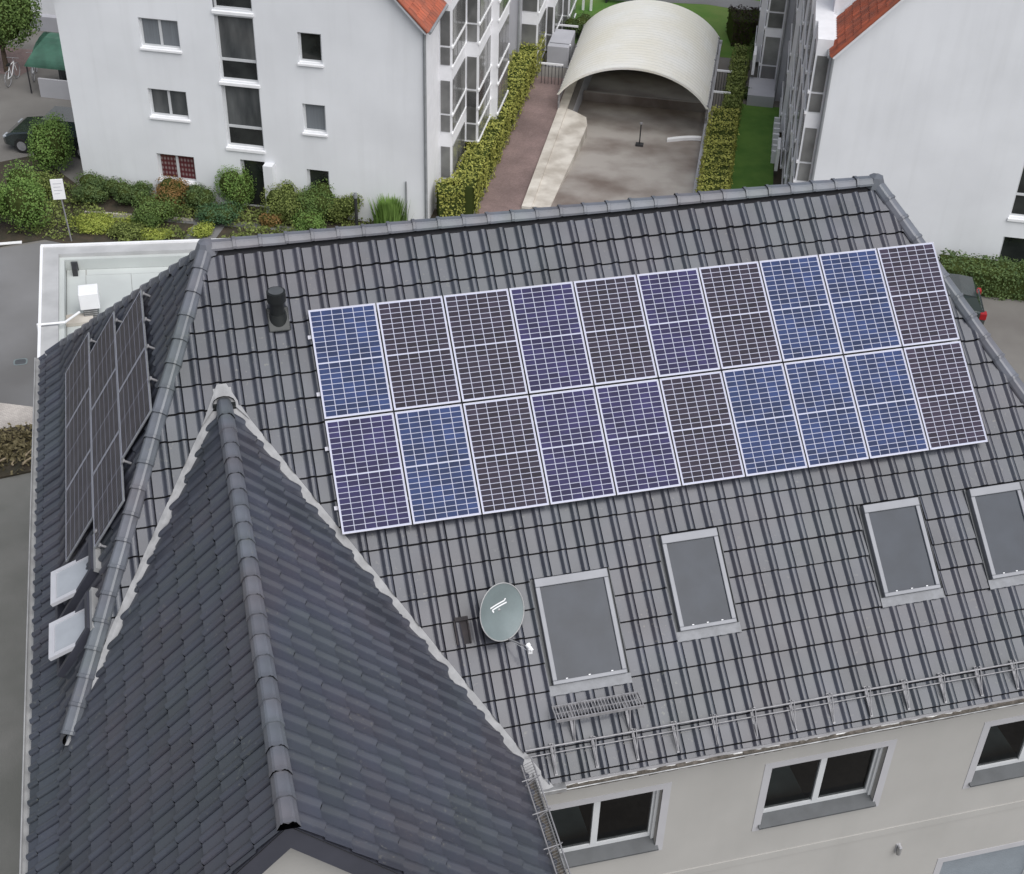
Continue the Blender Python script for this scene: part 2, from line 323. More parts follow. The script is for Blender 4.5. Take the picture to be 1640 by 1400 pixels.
nsheet('red_path', [(15.35, -4), (16.95, -4), (16.95, 15.2), (15.35, 15.2)], G + .006, 'paver')
nsheet('red_pavement', [(-14, 9.6), (-7.2, 9.6), (-6.6, 12.5), (-14, 12.5)], G + .006, 'paver')
nsheet('lawn', [(24.7, 1), (27.1, 1), (27.1, 14.3), (24.7, 14.3)], G + .008, 'grass')
nsheet('flower_border', [(26.55, 5.5), (27.3, 5.5), (27.3, 12.6), (26.4, 12.6)], G + .012, 'soil')
nsheet('far_lawn', [(15.2, 19.5), (60, 19.5), (60, 120), (15.2, 120)], G + .006, 'grass_y')
nsheet('garden_path', [(15, 25.5), (22.5, 26.4), (26.5, 25.6), (60, 31), (60, 33), (26, 27.4), (22, 28.3), (15, 27.6)], G + .010, 'asphalt')
sheet('planting_bed', [(-14, 27.3), (-6.9, 28.15), (-5.2, 28.4), (-3.6, 27.4), (0.0, 26.8), (9.0, 26.3), (10.2, 26.9), (9.2, 28.0), (-3.8, 32.2), (-5.6, 35.6), (-7.0, 35.2), (-14, 32)], G + .016, 'soil')
sheet('bed_path', [(-3.6, 29.9), (0.2, 28.5), (-0.6, 26.5), (0.5, 26.4), (1.3, 28.1), (4.2, 27.0), (4.4, 27.3), (1.2, 28.6), (0.1, 29.0), (-3.5, 30.3)], G + .024, 'asphalt')
k = MB(); k.box(-1.35, 0, -.08, .08, 0, .03, Basis((-6.0, 28.35, G + .01), (1, -.03, 0), (0, 1, 0), (0, 0, 1)))
k.build('kerb', 'white', kind='structure')
k = MB(); k.box(-4.2, -.02, -.05, .05, 0, .07, Basis((.2, 28.75, G + .02), (.94, -.34, 0), (.34, .94, 0), (0, 0, 1))); k.build('bed_edging', 'concrete_l', kind='structure')

# garage ramp
def rz(b): return G - 0.02 - max(0, b - 4) * 0.085
rm = MB()
for b0, b1 in ((RB0, 4), (4, 9), (9, 14), (14, RB1)):
    rm.poly([L3(RA0, b0, rz(b0)), L3(RA1, b0, rz(b0)), L3(RA1, b1, rz(b1)), L3(RA0, b1, rz(b1))])
rm.build('garage_ramp', 'concrete', kind='structure')
rw = MB()
rw.box(16.98, 17.36, 2.4, 21.0, G - 2.6, G + .10, NB)            # kerb strip
rw.build('ramp_kerb', 'concrete_l', kind='structure')
rw = MB()
pts = [(17.36, 2.6), (18.05, 2.6), (18.35, 8.0), (18.45, 10.4), (18.3, 11.2), (17.7, 11.7), (17.36, 11.9)]
rw.prism([L3(a, b, G + .03) for a, b in pts], (0, 0, -1.2))
rw.build('ramp_bench', 'concrete_l', kind='structure')
rw = MB(); rw.box(RA1 - .02, RA1 + .16, RB0, 21, G - 2.6, G + .06, NB); rw.box(17.36, 17.62, 11.9, 21, G - 2.6, G - .02, NB); rw.box(17.0, 23.6, 21, 21.2, G - 2.6, G + .2, NB)
rw.build('ramp_side_wall', 'wall_g', kind='structure')
rw = MB(); rw.box(17.64, 23.38, 15.2, 15.4, G - 1.4, G - .55, NB); rw.build('ramp_lintel', 'concrete', kind='structure')
# card reader post on the ramp
t = thing('barrier_post', 'slim dark post standing mid-ramp before the barrel canopy', 'post', L3(20.75, 10.1, rz(10.1)))
m = MB(); m.box(20.62, 20.95, 10.0, 10.25, rz(10.1), rz(10.1) + .10, NB); m.build('base', 'dark', t)
m = MB(); m.tube(L3(20.78, 10.12, rz(10.1) + .1), L3(20.78, 10.12, rz(10.1) + 1.0), .028); m.build('post', 'dark', t)
m = MB(); m.tube(L3(20.78, 10.12, rz(10.1) + 1.0), L3(20.78, 10.12, rz(10.1) + 1.06), .07); m.build('cap', 'galv', t)
m = MB()
for k_ in range(8):
    a0 = 21.9 + k_ * .18; b0 = 10.9 + .5 * math.sin(k_ / 7 * 1.4); 
    a1 = 21.9 + (k_ + 1) * .18; b1 = 10.9 + .5 * math.sin((k_ + 1) / 7 * 1.4)
    m.prism([L3(a0, b0, rz(11) + .12), L3(a1, b1, rz(11) + .12), L3(a1, b1 + .22, rz(11) + .12), L3(a0, b0 + .22, rz(11) + .12)], (0, 0, -.13))
tag(m.build('kerb_stone', 'white', base=L3(21.9, 11, rz(11))), 'curved white kerb lying on the ramp under the canopy edge', 'kerb')

# ------------------------------------------------------------------ barrel canopy over the ramp
t = thing('ramp_canopy', 'cream corrugated barrel canopy arching over the garage ramp', 'canopy', L3(20.2, 15.5, G))
CB0, CB1, CZ, CR = 11.6, 20.0, -4.12, 1.5
m = MB(); nseg = 28; nb = 110
def arch(i, b, off=0.0):
    th = math.pi * i / nseg; 
    al = RAD(62); ph = -al + 2 * al * i / nseg; x = math.sin(ph) / math.sin(al); hw = 3.26 + off; z = (math.cos(ph) - math.cos(al)) / (1 - math.cos(al))
    return L3(20.2 + x * hw, b, CZ + (CR + off) * z)
for j in range(nb):
    b0 = CB0 + (CB1 - CB0) * j / nb; b1 = CB0 + (CB1 - CB0) * (j + 1) / nb
    o0 = .010 * math.sin(j * math.pi / 2.0); o1 = .010 * math.sin((j + 1) * math.pi / 2.0)
    for i in range(nseg):
        m.mesh([arch(i, b0, o0), arch(i + 1, b0, o0), arch(i + 1, b1, o1), arch(i, b1, o1)], [(0, 1, 2, 3)], True)
m.build('roof_sheet', 'canopy', t)
m = MB()
for i in range(nseg):
    m.prism([arch(i, CB0 - .03, .04), arch(i + 1, CB0 - .03, .04), arch(i + 1, CB0 - .03, -.06), arch(i, CB0 - .03, -.06)], B * .06)
m.build('edge_trim', 'canopy', t)
for sgn, a_ in ((-1, 16.98), (1, 23.44)):
    for b_ in (11.75, 14.4, 17.0, 19.7):
        m = MB(); m.tube(L3(a_, b_, G), L3(a_, b_, CZ + .1), .05); m.build('post', 'galv', t)
    m = MB(); m.tube(L3(a_, CB0, CZ), L3(a_, CB1, CZ), .045); m.tube(L3(a_, CB0, CZ - .4), L3(a_, CB1, CZ - .4), .03); m.build('side_rail', 'galv', t)
for i, (b_) in enumerate((12.2, 14.6, 17.0)):
    for side in (0, 1):
        if side == 0 and i == 2: continue
        a0, a1 = ((23.6, 24.35), (15.75, 16.75))[side]; b2 = b_ + (0.9 if side == 0 else 2.2)
        ordn = ['nearest', 'middle', 'farthest'][i] if side else ['nearest', 'farther'][i]
        t = thing('railing', f'{ordn} short white-topped railing on the {"right" if side == 0 else "left"} side of the barrel canopy', 'railing', L3(a0, b2, G), 'railings beside the canopy')
        m = MB(); m.box(a0, a1, b2 - .02, b2 + .04, G + .92, G + 1.0, NB); m.build('top_rail', 'white', t)
        m = MB()
        for q in range(7):
            aq = a0 + .03 + (a1 - a0 - .06) * q / 6; m.box(aq - .012, aq + .012, b2, b2 + .02, G, G + .92, NB)
        m.build('bars', 'dark', t)
m = MB(); m.box(15.7, 16.7, 16.4, 18.6, G, G + 1.0, NB)
tag(m.build('utility_box', 'wall_g', base=L3(16, 17, G), bevel=.02), 'grey flat-topped enclosure between the left hedge and the barrel canopy', 'enclosure')

# ------------------------------------------------------------------ windows
def window(parent, bs, w, h, n=2, recess=.14, glass='glass', fr=.07, sill=True, sill_m='white', sill_out=.06, sill_h=.06, glasses=None, transom=None, mull=None, name='window', sill_drop=0.0, lift=0.0):
    """opening lower-left corner at bs.o on the wall face; x right, y inwards, z up."""
    m = MB(); y0, y1 = recess, recess + .07
    if lift: bs = bs.at(0, 0, lift); h -= lift
    m.box(0, w, y0, y1, 0, fr, bs); m.box(0, w, y0, y1, h - fr, h, bs); m.box(0, fr, y0, y1, fr, h - fr, bs); m.box(w - fr, w, y0, y1, fr, h - fr, bs)
    xs = mull if mull else [w * k / n for k in range(1, n)]
    for x in xs: m.box(x - fr * .62, x + fr * .62, y0 - .004, y1, fr, h - fr, bs)
    if transom: m.box(fr, w - fr, y0 - .006, y1, transom - fr * .6, transom + fr * .6, bs)
    f = m.build(name, 'pvc', parent)
    ex = [0] + xs + [w]
    zs = [0] + ([transom] if transom else []) + [h]
    c = 0
    for i in range(len(ex) - 1):
        for j in range(len(zs) - 1):
            g = MB(); x0 = ex[i] + fr * .6; x1 = ex[i + 1] - fr * .6
            g.poly([bs.p(x0, y0 + .03, zs[j] + fr * .5), bs.p(x1, y0 + .03, zs[j] + fr * .5), bs.p(x1, y0 + .03, zs[j + 1] - fr * .5), bs.p(x0, y0 + .03, zs[j + 1] - fr * .5)], tone=random.random())
            g.build('pane', glasses[c % len(glasses)] if glasses else glass, f); c += 1
    if sill:
        g = MB(); x0, x1 = -.04, w + .04
        g.prism([bs.p(x0, recess, 0.012), bs.p(x0, -sill_out, -.03 - sill_drop), bs.p(x0, -sill_out, -.03 - sill_h - sill_drop), bs.p(x0, recess, -.02 - sill_h)], bs.x * (x1 - x0))
        g.build('sill', sill_m, f)
    return f
def wall(parent, bs, x0, x1, z0, z1, holes, depth, m, name='wall', extra=None):
    """wall face in plane y=0 of bs with rectangular holes (hx0,hx1,hz0,hz1) and reveals"""
    mb = MB()
    xs = sorted({x0, x1, *[h[0] for h in holes], *[h[1] for h in holes]}); zs = sorted({z0, z1, *[h[2] for h in holes], *[h[3] for h in holes]})
    xs = [x for x in xs if x0 <= x <= x1]; zs = [z for z in zs if z0 <= z <= z1]
    for i in range(len(xs) - 1):
        for j in range(len(zs) - 1):
            cx, cz = (xs[i] + xs[i + 1]) / 2, (zs[j] + zs[j + 1]) / 2
            if any(h[0] < cx < h[1] and h[2] < cz < h[3] for h in holes): continue
            mb.poly([bs.p(xs[i], 0, zs[j]), bs.p(xs[i + 1], 0, zs[j]), bs.p(xs[i + 1], 0, zs[j + 1]), bs.p(xs[i], 0, zs[j + 1])])
    for h in holes:
        for (a, b_) in (((h[0], h[2]), (h[0], h[3])), ((h[1], h[3]), (h[1], h[2])), ((h[0], h[3]), (h[1], h[3])), ((h[1], h[2]), (h[0], h[2]))):
            mb.poly([bs.p(a[0], 0, a[1]), bs.p(b_[0], 0, b_[1]), bs.p(b_[0], depth, b_[1]), bs.p(a[0], depth, a[1])])
    if extra:
        for pl in extra: mb.poly(pl)
    return mb.build(name, m, parent)

# ------------------------------------------------------------------ roof tile slopes
TW, TG = 0.2965, 0.41
def tile_polys(w=TW, g=TG, gap=.008):
    prof = [(0.0, .004), (.006, .012), (.148, .011), (.166, .015), (.184, .030), (.199, .045), (.213, .054), (.232, .056), (.252, .053), (.270, .045), (.282, .030), (w - gap, .009)]
    r = []; lift = .030; nose = .020; hd = .020
    for (xa, za), (xb, zb) in zip(prof, prof[1:]):
        r.append(([(xa, hd, za), (xb, hd, zb), (xb, g, zb + lift), (xa, g, za + lift)][::-1], True))
        r.append(([(xa, g, za + lift), (xb, g, zb + lift), (xb, g - .004, zb + lift - nose), (xa, g - .004, za + lift - nose)][::-1], False))
    r.append(([(w - gap, hd, .008), (w - gap, hd, -.02), (w - gap, g, .010), (w - gap, g, .008 + lift)][::-1], False))
    r.append(([(0, hd, .004), (0, g, .004 + lift), (0, g, 0.010), (0, hd, -.02)][::-1], False))
    return r
TP = tile_polys()
def clip(poly, h):
    a, b, c = h; out = []; n = len(poly)
    for i in range(n):
        p, q = poly[i], poly[(i + 1) % n]
        dp = a * p[0] + b * p[1] + c; dq = a * q[0] + b * q[1] + c
        if dp >= 0: out.append(p)
        if (dp >= 0) != (dq >= 0):
            t_ = dp / (dp - dq); out.append(tuple(p[k_] + (q[k_] - p[k_]) * t_ for k_ in range(3)))
    return out if len(out) >= 3 else []
def neg(h): return (-h[0], -h[1], -h[2])
full_tiles = []     # (distance, matrix)
tile_mesh = None
def slope(mb, O, eu, ev, u0, u1, v0, v1, keep, cuts, uph=0.0, individual=True, skip=None, z_off=0.0):
    eu, ev = Vector(eu), Vector(ev); n = ev.cross(eu)
    O = Vector(O) + n * z_off
    i0 = math.floor((u0 - uph) / TW) - 1; i1 = math.ceil((u1 - uph) / TW) + 1
    nv = int(math.ceil((v1 - v0) / TG)) + 1
    for j in range(nv):
        vv = v0 + (j * TG)
        if vv > v1: break
        jit = random.uniform(-.003, .003)
        for i in range(i0, i1):
            uu = uph + i * TW
            corners = [(uu, vv), (uu + TW, vv), (uu, vv + TG), (uu + TW, vv + TG)]
            if any(all(h[0] * c[0] + h[1] * c[1] + h[2] < 0 for c in corners) for h in keep): continue
            inside = all(h[0] * c[0] + h[1] * c[1] + h[2] >= 0 for c in corners for h in keep)
            act = []
            gone = False
            for cut in cuts:
                # convex cut region: intersects?
                if any(all(h[0] * c[0] + h[1] * c[1] + h[2] < 0 for c in corners) for h in cut): continue
                if all(h[0] * c[0] + h[1] * c[1] + h[2] >= 0 for c in corners for h in cut): gone = True; break
                act.append(cut)
            if gone: continue
            tn = random.random(); dz = random.uniform(-.0025, .0025); dx = random.uniform(-.0015, .0015); dy = jit + random.uniform(-.003, .003)
            o = O + eu * (uu + dx) + ev * (vv + dy) + n * dz
            if inside and not act:
                mt = Matrix((( eu.x, -ev.x, n.x, o.x), (eu.y, -ev.y, n.y, o.y), (eu.z, -ev.z, n.z, o.z), (0, 0, 0, 1)))
                px, py, d = project(o + eu * .15 + ev * .2)
                vis = 4 < px < 1636 and 4 < py < 1396 and individual and not (skip and skip(uu + TW / 2, vv + TG / 2))
                full_tiles.append((d if vis else 1e9, mt, tn)); continue
            for pl, sm in TP:
                ps = [[(p[0] + uu, p[1] + vv, p[2]) for p in pl]]
                for h in keep: ps = [c for c in (clip(p, h) for p in ps) if c]
                for cut in act:
                    nxt = []
                    for p in ps:
                        rem = p
                        for h in cut:
                            if not rem: break
                            o_ = clip(rem, neg(h))
                            if o_: nxt.append(o_)
                            rem = clip(rem, h)
                    ps = nxt
                for p in ps:
                    mb.poly([O + eu * q[0] + ev * q[1] + n * (q[2] + dz) for q in p], sm, tn)

house = thing('house', 'cream rendered house with anthracite pan-tiled hipped roof and front gable wing', 'house', (4.0, -2.0, G))
TH = math.atan(0.7597); ct, st = math.cos(TH), math.sin(TH)
HP = math.atan(1.55); ch, sh = math.cos(HP), math.sin(HP)
GP = math.atan(1.045); cg, sg = math.cos(GP), math.sin(GP)
XG, ZG, YE = -0.05, 8.51, -9.88
LR = 11.30; VE = 8.85
sk = [(4.07, 5.27, 5.86, 7.52), (6.15, 7.12, 5.50, 7.05), (9.53, 10.55, 5.50, 7.05), (11.40, 12.36, 5.50, 7.05)]
stuff = MB()
AR = (1.383, 11.98, 1.24, 4.80)
valley = [(-1, .579, -1.476 + .13), (1, .579, -1.376 + .13), (0, 1, -2.30)]
slope(stuff, (0, 0, 10), (1, 0, 0), (0, -ct, -st), -3.6, 15, .15, VE, [(1, .390, -.03), (-1, .395, LR - .03), (0, -1, VE)],
      [valley] + [[(1, 0, -(a - .03)), (-1, 0, b + .03), (0, 1, -c), (0, -1, d + .10)] for a, b, c, d in sk], uph=5.257 - 19 * TW + .04,
      skip=lambda u, v: AR[0] < u < AR[1] and AR[2] < v < AR[3])
# left hip
KV = 2.85 / ch
slope(stuff, (0, 0, 10), (0, -1, 0), (-ch, 0, -sh), -4.8, 6.0, .12, KV + .02, [(-1, 1.107, -.03), (1, .894, -.02), (0, -1, KV + .02)], [], uph=.05)
# gable left / right
GV = 2.80 / cg
slope(stuff, (XG, 0, ZG), (0, -1, 0), (-cg, 0, -sg), 1.5, 9.95, .10, GV + .02, [(1, -.951, -1.961 + .03), (-1, 0, -YE), (0, -1, GV + .02)], [], uph=.02)
GE = 3.47 / cg
slope(stuff, (XG, 0, ZG), (0, 1, 0), (cg, 0, -sg), -9.95, -1.5, .10, GE, [(-1, -.951, -1.961 + .03), (1, 0, -YE), (0, -1, GE)], [], uph=.14)
# flared eaves on the left
fe = V(-.8, 0, -.6)
slope(stuff, (-2.84, 0, 5.575), (0, -1, 0), tuple(fe), -4.9, 9.95, 0.0, .60, [(-1, 0, -YE), (1, 0, 4.82), (0, -1, .60)], [], uph=.05)
# right hip and the far slope, seen only from elsewhere
rb = MB()
rb.poly([(0, 0, 9.98), (LR, 0, 9.98), (14.8, 7.0, 4.66), (-2.9, 4.7, 5.5)][::-1])
rb.poly([(LR, 0, 9.98), (14.79, -7.03, 4.64), (14.79, 7.0, 4.64)])
rb.build('rear_slope', 'back_roof', house)
fb = MB(); dn = .028
def dpoly(pts, n): n = Vector(n); fb.poly([Vector(p) - n * dn for p in pts])
dpoly([(0, 0, 10), (-.49 * 7.047, -7.047, 10 - .7597 * 7.047), (14.78, -7.047, 10 - .7597 * 7.047), (LR, 0, 10)], (0, -st, ct))
dpoly([(0, 0, 10), (-2.85, 4.7, 5.58), (-2.85, -5.82, 5.58)], (-sh, 0, ch))
dpoly([(XG, -1.96, ZG), (XG, YE, ZG), (XG - 2.8, YE, ZG - 2.926), (XG - 2.8, -5.82, ZG - 2.926)][::-1], (-sg, 0, cg))
dpoly([(XG, -1.96, ZG), (XG, YE, ZG), (XG + 3.46, YE, ZG - 3.616), (XG + 3.46, -6.73, ZG - 3.616)], (sg, 0, cg))
dpoly([(-2.84, YE, 5.575), (-2.84, 4.8, 5.575), (-3.30, 4.8, 5.23), (-3.30, YE, 5.23)], (-.6, 0, .8))
fb.build('underlay', 'felt', house)
# tiles: the largest whole ones singly, the rest joined
full_tiles.sort(key=lambda q: q[0])
tm = MB()
for pl, sm in TP: tm.poly([(p[0], -p[1], p[2]) for p in pl], sm, 0.0)
NIND = 292
HBm = Matrix.Translation(-Vector(house['_b']))
proto = None
for k_, (d, mt, tn) in enumerate(full_tiles):
    if k_ < NIND and d < 1e8:
        if proto is None:
            proto = tm.build('roof_tile', 'tile', house, base=(0, 0, 0)); o = proto
        else:
            o = proto.copy(); COL.objects.link(o); o.parent = house
        o.matrix_local = HBm @ mt
    else:
        for pl, sm in TP: stuff.poly([mt @ V(p[0], -p[1], p[2]) for p in pl], sm, tn)
stuff.build('roof_tiling', 'tile', house, kind='stuff')

# ridge and hip caps, each its own part
def cap_mesh(L=.42):
    m = MB()
    prof = [(-.128, -.085), (-.120, -.050), (-.080, .012), (-.05, .030), (.05, .030), (.080, .012), (.120, -.050), (.128, -.085)]
    def ring(y, s, dz): return [V(x * s, y, (z + .075) * s - .075 + dz) for x, z in prof]
    rs = [ring(0, 1.035, .010), ring(-.045, 1.035, .010), ring(-.052, 1.0, 0), ring(-L, .94, -.006)]
    for a_, b_ in zip(rs, rs[1:]):
        for q in range(len(prof) - 1): m.poly([a_[q], a_[q + 1], b_[q + 1], b_[q]][::-1])
    for q in range(1, len(prof) - 2): m.poly([rs[0][0], rs[0][q], rs[0][q + 1], rs[0][-1]])
    return m
cproto = cap_mesh().build('ridge_tile', 'cap', house, base=(0, 0, 0)); cused = False
def caps(p_top, p_bot, step, lift, n=None, up=(0, 0, 1), end_lift=0.0):
    """caps run from p_top down to p_bot; local +y (the wide collar end) points down-line"""
    global cused
    p_top, p_bot = Vector(p_top), Vector(p_bot); d = (p_bot - p_top); L = d.length; y = d.normalized()
    x = y.cross(Vector(up)).normalized(); z = x.cross(y)
    n = n or max(1, round(L / step)); st_ = L / n
    for k in range(n):
        o = cproto if not cused else cproto.copy()
        if cused: COL.objects.link(o); o.parent = house
        cused = True
        q = p_top + y * (st_ * (k + 1)) + z * (lift + random.uniform(-.004, .004))
        xx = (x + y * random.uniform(-.012, .012)).normalized(); yy = z.cross(xx)
        o.matrix_local = HBm @ Matrix(((xx.x, yy.x, z.x, q.x), (xx.y, yy.y, z.y, q.y), (xx.z, yy.z, z.z, q.z), (0, 0, 0, 1)))
caps((LR, 0, 10), (0, 0, 10), .40, .085)
caps((0, 0, 10), (-2.72, -5.60, 5.77), .40, .085)
caps((LR, 0, 10), (14.72, -6.95, 4.74), .40, .085)
caps((0, 0, 10), (-2.80, 4.62, 5.66), .42, .03)
caps((XG, -2.12, ZG), (XG, YE - .06, ZG), .36, .075)
for c in ((0, 0, 10.06), (LR, 0, 10.06)):
    c = Vector(c); m = MB()
    for k in range(8):
        a0, a1 = k * math.pi / 4, (k + 1) * math.pi / 4
        m.poly([c + V(0, 0, .09), c + V(.12 * math.cos(a0), .12 * math.sin(a0), .05), c + V(.12 * math.cos(a1), .12 * math.sin(a1), .05)])
        m.poly([c + V(.12 * math.cos(a0), .12 * math.sin(a0), .05), c + V(.19 * math.cos(a0), .19 * math.sin(a0), -.13), c + V(.19 * math.cos(a1), .19 * math.sin(a1), -.13), c + V(.12 * math.cos(a1), .12 * math.sin(a1), .05)])
    m.build('hip_cap', 'cap', house)

# valley flashings (wavy metal apron beside the gable wing)
def main_pt(u, v, off): return V(u, -v * ct - off * st, 10 - v * st + off * ct)
for sgn in (1, -1):
    m = MB(); v0_, v1_ = 2.30, (8.92 if sgn > 0 else 7.15); n = 60; prev = None
    for k in range(n + 1):
        v = v0_ + (v1_ - v0_) * k / n
        vl = (-1.476 + .579 * v) if sgn > 0 else (1.376 - .579 * v)
        if v < 2.463: vl = XG
        taper = 1.0 if sgn > 0 else max(.25, 1 - max(0, (v - 5.6)) / 2.0)
        wob = .010 * math.sin(v * 9.3) + .005 * math.sin(v * 23)
        outw = .135 * taper; 
        if v > 8.3 and sgn > 0: outw = .17
        inner = vl - sgn * .10; mid = vl + sgn * (.07 * taper); outer = vl + sgn * (outw)
        row = [main_pt(inner, v, .05 + wob * .5), main_pt(mid, v, .055 + wob * .6), main_pt(outer, v, .045 + .004 * math.sin(v * 31)), main_pt(outer + sgn * .006, v, .0)]
        if prev:
            for q in range(3):
                p4 = [prev[q], prev[q + 1], row[q + 1], row[q]]
                m.mesh(p4 if sgn > 0 else p4[::-1], [(0, 1, 2, 3)][::1], True)
        prev = row
    m.build('valley_flashing', 'lead', house)
m = MB()
m.poly([main_pt(XG - .16, 2.62, .09), main_pt(XG + .16, 2.62, .09), main_pt(XG + .07, 2.24, .06), main_pt(XG - .07, 2.24, .06)])
m.poly([main_pt(XG - .36, 2.86, .07), main_pt(XG - .16, 2.62, .09), main_pt(XG - .07, 2.24, .06)])
m.poly([main_pt(XG + .36, 2.86, .07), main_pt(XG + .07, 2.24, .06), main_pt(XG + .16, 2.62, .09)])
m.build('flashing_peak', 'lead', house)
m = MB()
for k in range(6):
    a0, a1 = math.pi * k / 6, math.pi * (k + 1) / 6
    c = V(XG, -2.10, ZG + .03); e = V(XG, -2.0, ZG - .02)
    f_ = lambda a, r, cc: cc + V(math.cos(a) * r, 0, math.sin(a) * r * .75)
    m.poly([f_(a0, .17, c), f_(a1, .17, c), f_(a1, .12, e), f_(a0, .12, e)])
m.box(XG - .17, XG + .17, -2.14, -2.1, ZG - .12, ZG + .03)
m.build('ridge_end_cap', 'black', house)
# hip foot flashing
m = MB(); m.prism([(-2.60, -5.50, 5.80), (-2.52, -5.52, 5.82), (-2.66, -5.86, 5.66), (-2.74, -5.84, 5.64)], (0, 0, .03)); m.build('hip_flashing', 'lead', house)

# gable verge boards and wall
def gz(x): return ZG - 1.045 * abs(x - XG)
for sgn in (-1, 1):
    xe = -3.28 if sgn < 0 else 3.42
    top = [(XG, ZG - .03)] + ([(XG - 2.8, gz(XG - 2.8) - .03), (xe, 5.2)] if sgn < 0 else [(xe, gz(xe) - .03)])
    m = MB(); dd = .40
    pts = [V(x, YE + .015, z) for x, z in top] + [V(x, YE + .015, z - dd) for x, z in reversed(top)]
    m.prism(pts if sgn < 0 else pts[::-1], (0, .05, 0)); m.build('verge_board', 'fascia', house)
    m = MB()
    for (xa, za), (xb, zb) in zip(top, top[1:]):
        m.poly([(xa, YE + .06, za - dd + .02), (xb, YE + .06, zb - dd + .02), (xb, YE + .32, zb - dd + .02), (xa, YE + .32, za - dd + .02)])
    m.build('soffit', 'trim', house)
YW = YE + .30
wb = Basis((0, YW, 0), (1, 0, 0), (0, 1, 0), (0, 0, 1))
m = MB(); m.poly([(-2.95, YW, G), (3.12, YW, G), (3.12, YW, gz(3.12) - .35), (XG, YW, ZG - .38), (-2.95, YW, gz(-2.95) - .35)])
m.poly([(3.12, YW, G), (3.12, -6.75, G), (3.12, -6.75, 4.95), (3.12, YW, 4.95)]); m.poly([(-2.95, YW, G), (-2.95, YW, 5.3), (-2.95, 4.4, 5.3), (-2.95, 4.4, G)])
m.poly([(-2.95, 4.4, G), (-2.95, 4.4, 5.3), (14.3, 6.6, 4.6), (14.3, 6.6, G)]); m.poly([(14.3, 6.6, G), (14.3, 6.6, 4.6), (14.3, -6.75, 4.6), (14.3, -6.75, G)])
m.build('wall', 'render', house)
# front wall with windows
YF = -6.75
fbz = Basis((0, YF, 0), (1, 0, 0), (0, 1, 0), (0, 0, 1))
wins = [(3.74, 5.73, 2.20, 3.64), (7.53, 9.52, 2.20, 3.64), (11.33, 13.32, 2.20, 3.64)]
lows = [(7.53, 9.52, -1.3, .05), (11.33, 13.32, -1.3, .05)]
wall(house, fbz, 3.12, 14.3, G, 4.9, wins + lows, .22, 'render', name='front_wall')
for i, (x0, x1, z0, z1) in enumerate(wins + lows):
    up = i < 3
    f = window(house, Basis((x0, YF, z0), (1, 0, 0), (0, 1, 0), (0, 0, 1)), x1 - x0, z1 - z0, n=2, recess=.15, glass='clear' if up else 'glass', fr=.085, sill=True, sill_m='sill', sill_out=.07, sill_h=.03, mull=[(x1 - x0) * .5], sill_drop=.045, lift=.10)
    # painted surround, guide rail
    m = MB(); e = .13
    m.box(x0 - e, x0, YF - .008, YF + .01, z0 - .1, z1 + e); m.box(x1, x1 + e, YF - .008, YF + .01, z0 - .1, z1 + e); m.box(x0, x1, YF - .008, YF + .01, z1, z1 + e)
    m.build('surround', 'trim', f)
    m = MB(); m.box(x1 - .05, x1 - .002, YF + .10, YF + .148, z0 + .1, z1); m.build('shutter_rail', 'pvc', f); m = MB(); m.box(x0 + .002, x0 + .05, YF + .10, YF + .148, z0 + .1, z1); m.build('shutter_rail', 'pvc', f)
    if not up:
        m = MB()
        for q in range(26): m.box(x0 + .05, x1 - .05, YF + .11, YF + .125, z0 + .02 + q * .05, z0 + .066 + q * .05)
        m.build('roller_shutter', mat('shutter_slats', (0.25, 0.28, 0.31), rough=.45, var=.05), f)
for i, (x0, x1, z0, z1) in enumerate(wins):
    ya, yb = YF + .23, YF + 3.0; xa, xb, za, zb = x0 - .5, x1 + .8, z0 - .85, z1 + .2
    m = MB(); P4 = [(xa, za), (xb, za), (xb, zb), (xa, zb)]
    m.poly([(xa, yb, za), (xb, yb, za), (xb, yb, zb), (xa, yb, zb)][::-1]); m.poly([(xa, ya, za), (xa, yb, za), (xa, yb, zb), (xa, ya, zb)]); m.poly([(xb, ya, za), (xb, ya, zb), (xb, yb, zb), (xb, yb, za)]); m.poly([(xa, ya, zb), (xa, yb, zb), (xb, yb, zb), (xb, ya, zb)])
    rm_ = m.build('room', 'room', house)
    m = MB(); m.poly([(xa, ya, za), (xb, ya, za), (xb, yb, za), (xa, yb, za)]); m.build('room_floor', 'room_f', rm_)
    m = MB(); tx = x0 + (.1, .05, .2)[i]; m.box(tx, tx + .95, ya + .1, ya + 1.0, z0 - .12, z0 - .08); m.box(tx + .05, tx + .1, ya + .15, ya + .2, za, z0 - .12); m.box(tx + .85, tx + .9, ya + .15, ya + .2, za, z0 - .12)
    m.build('worktop', 'table', rm_)
m = MB(); m.box(3.14, 14.28, YF - .018, YF + .01, 1.26, 1.42); m.build('string_course', 'render', house)
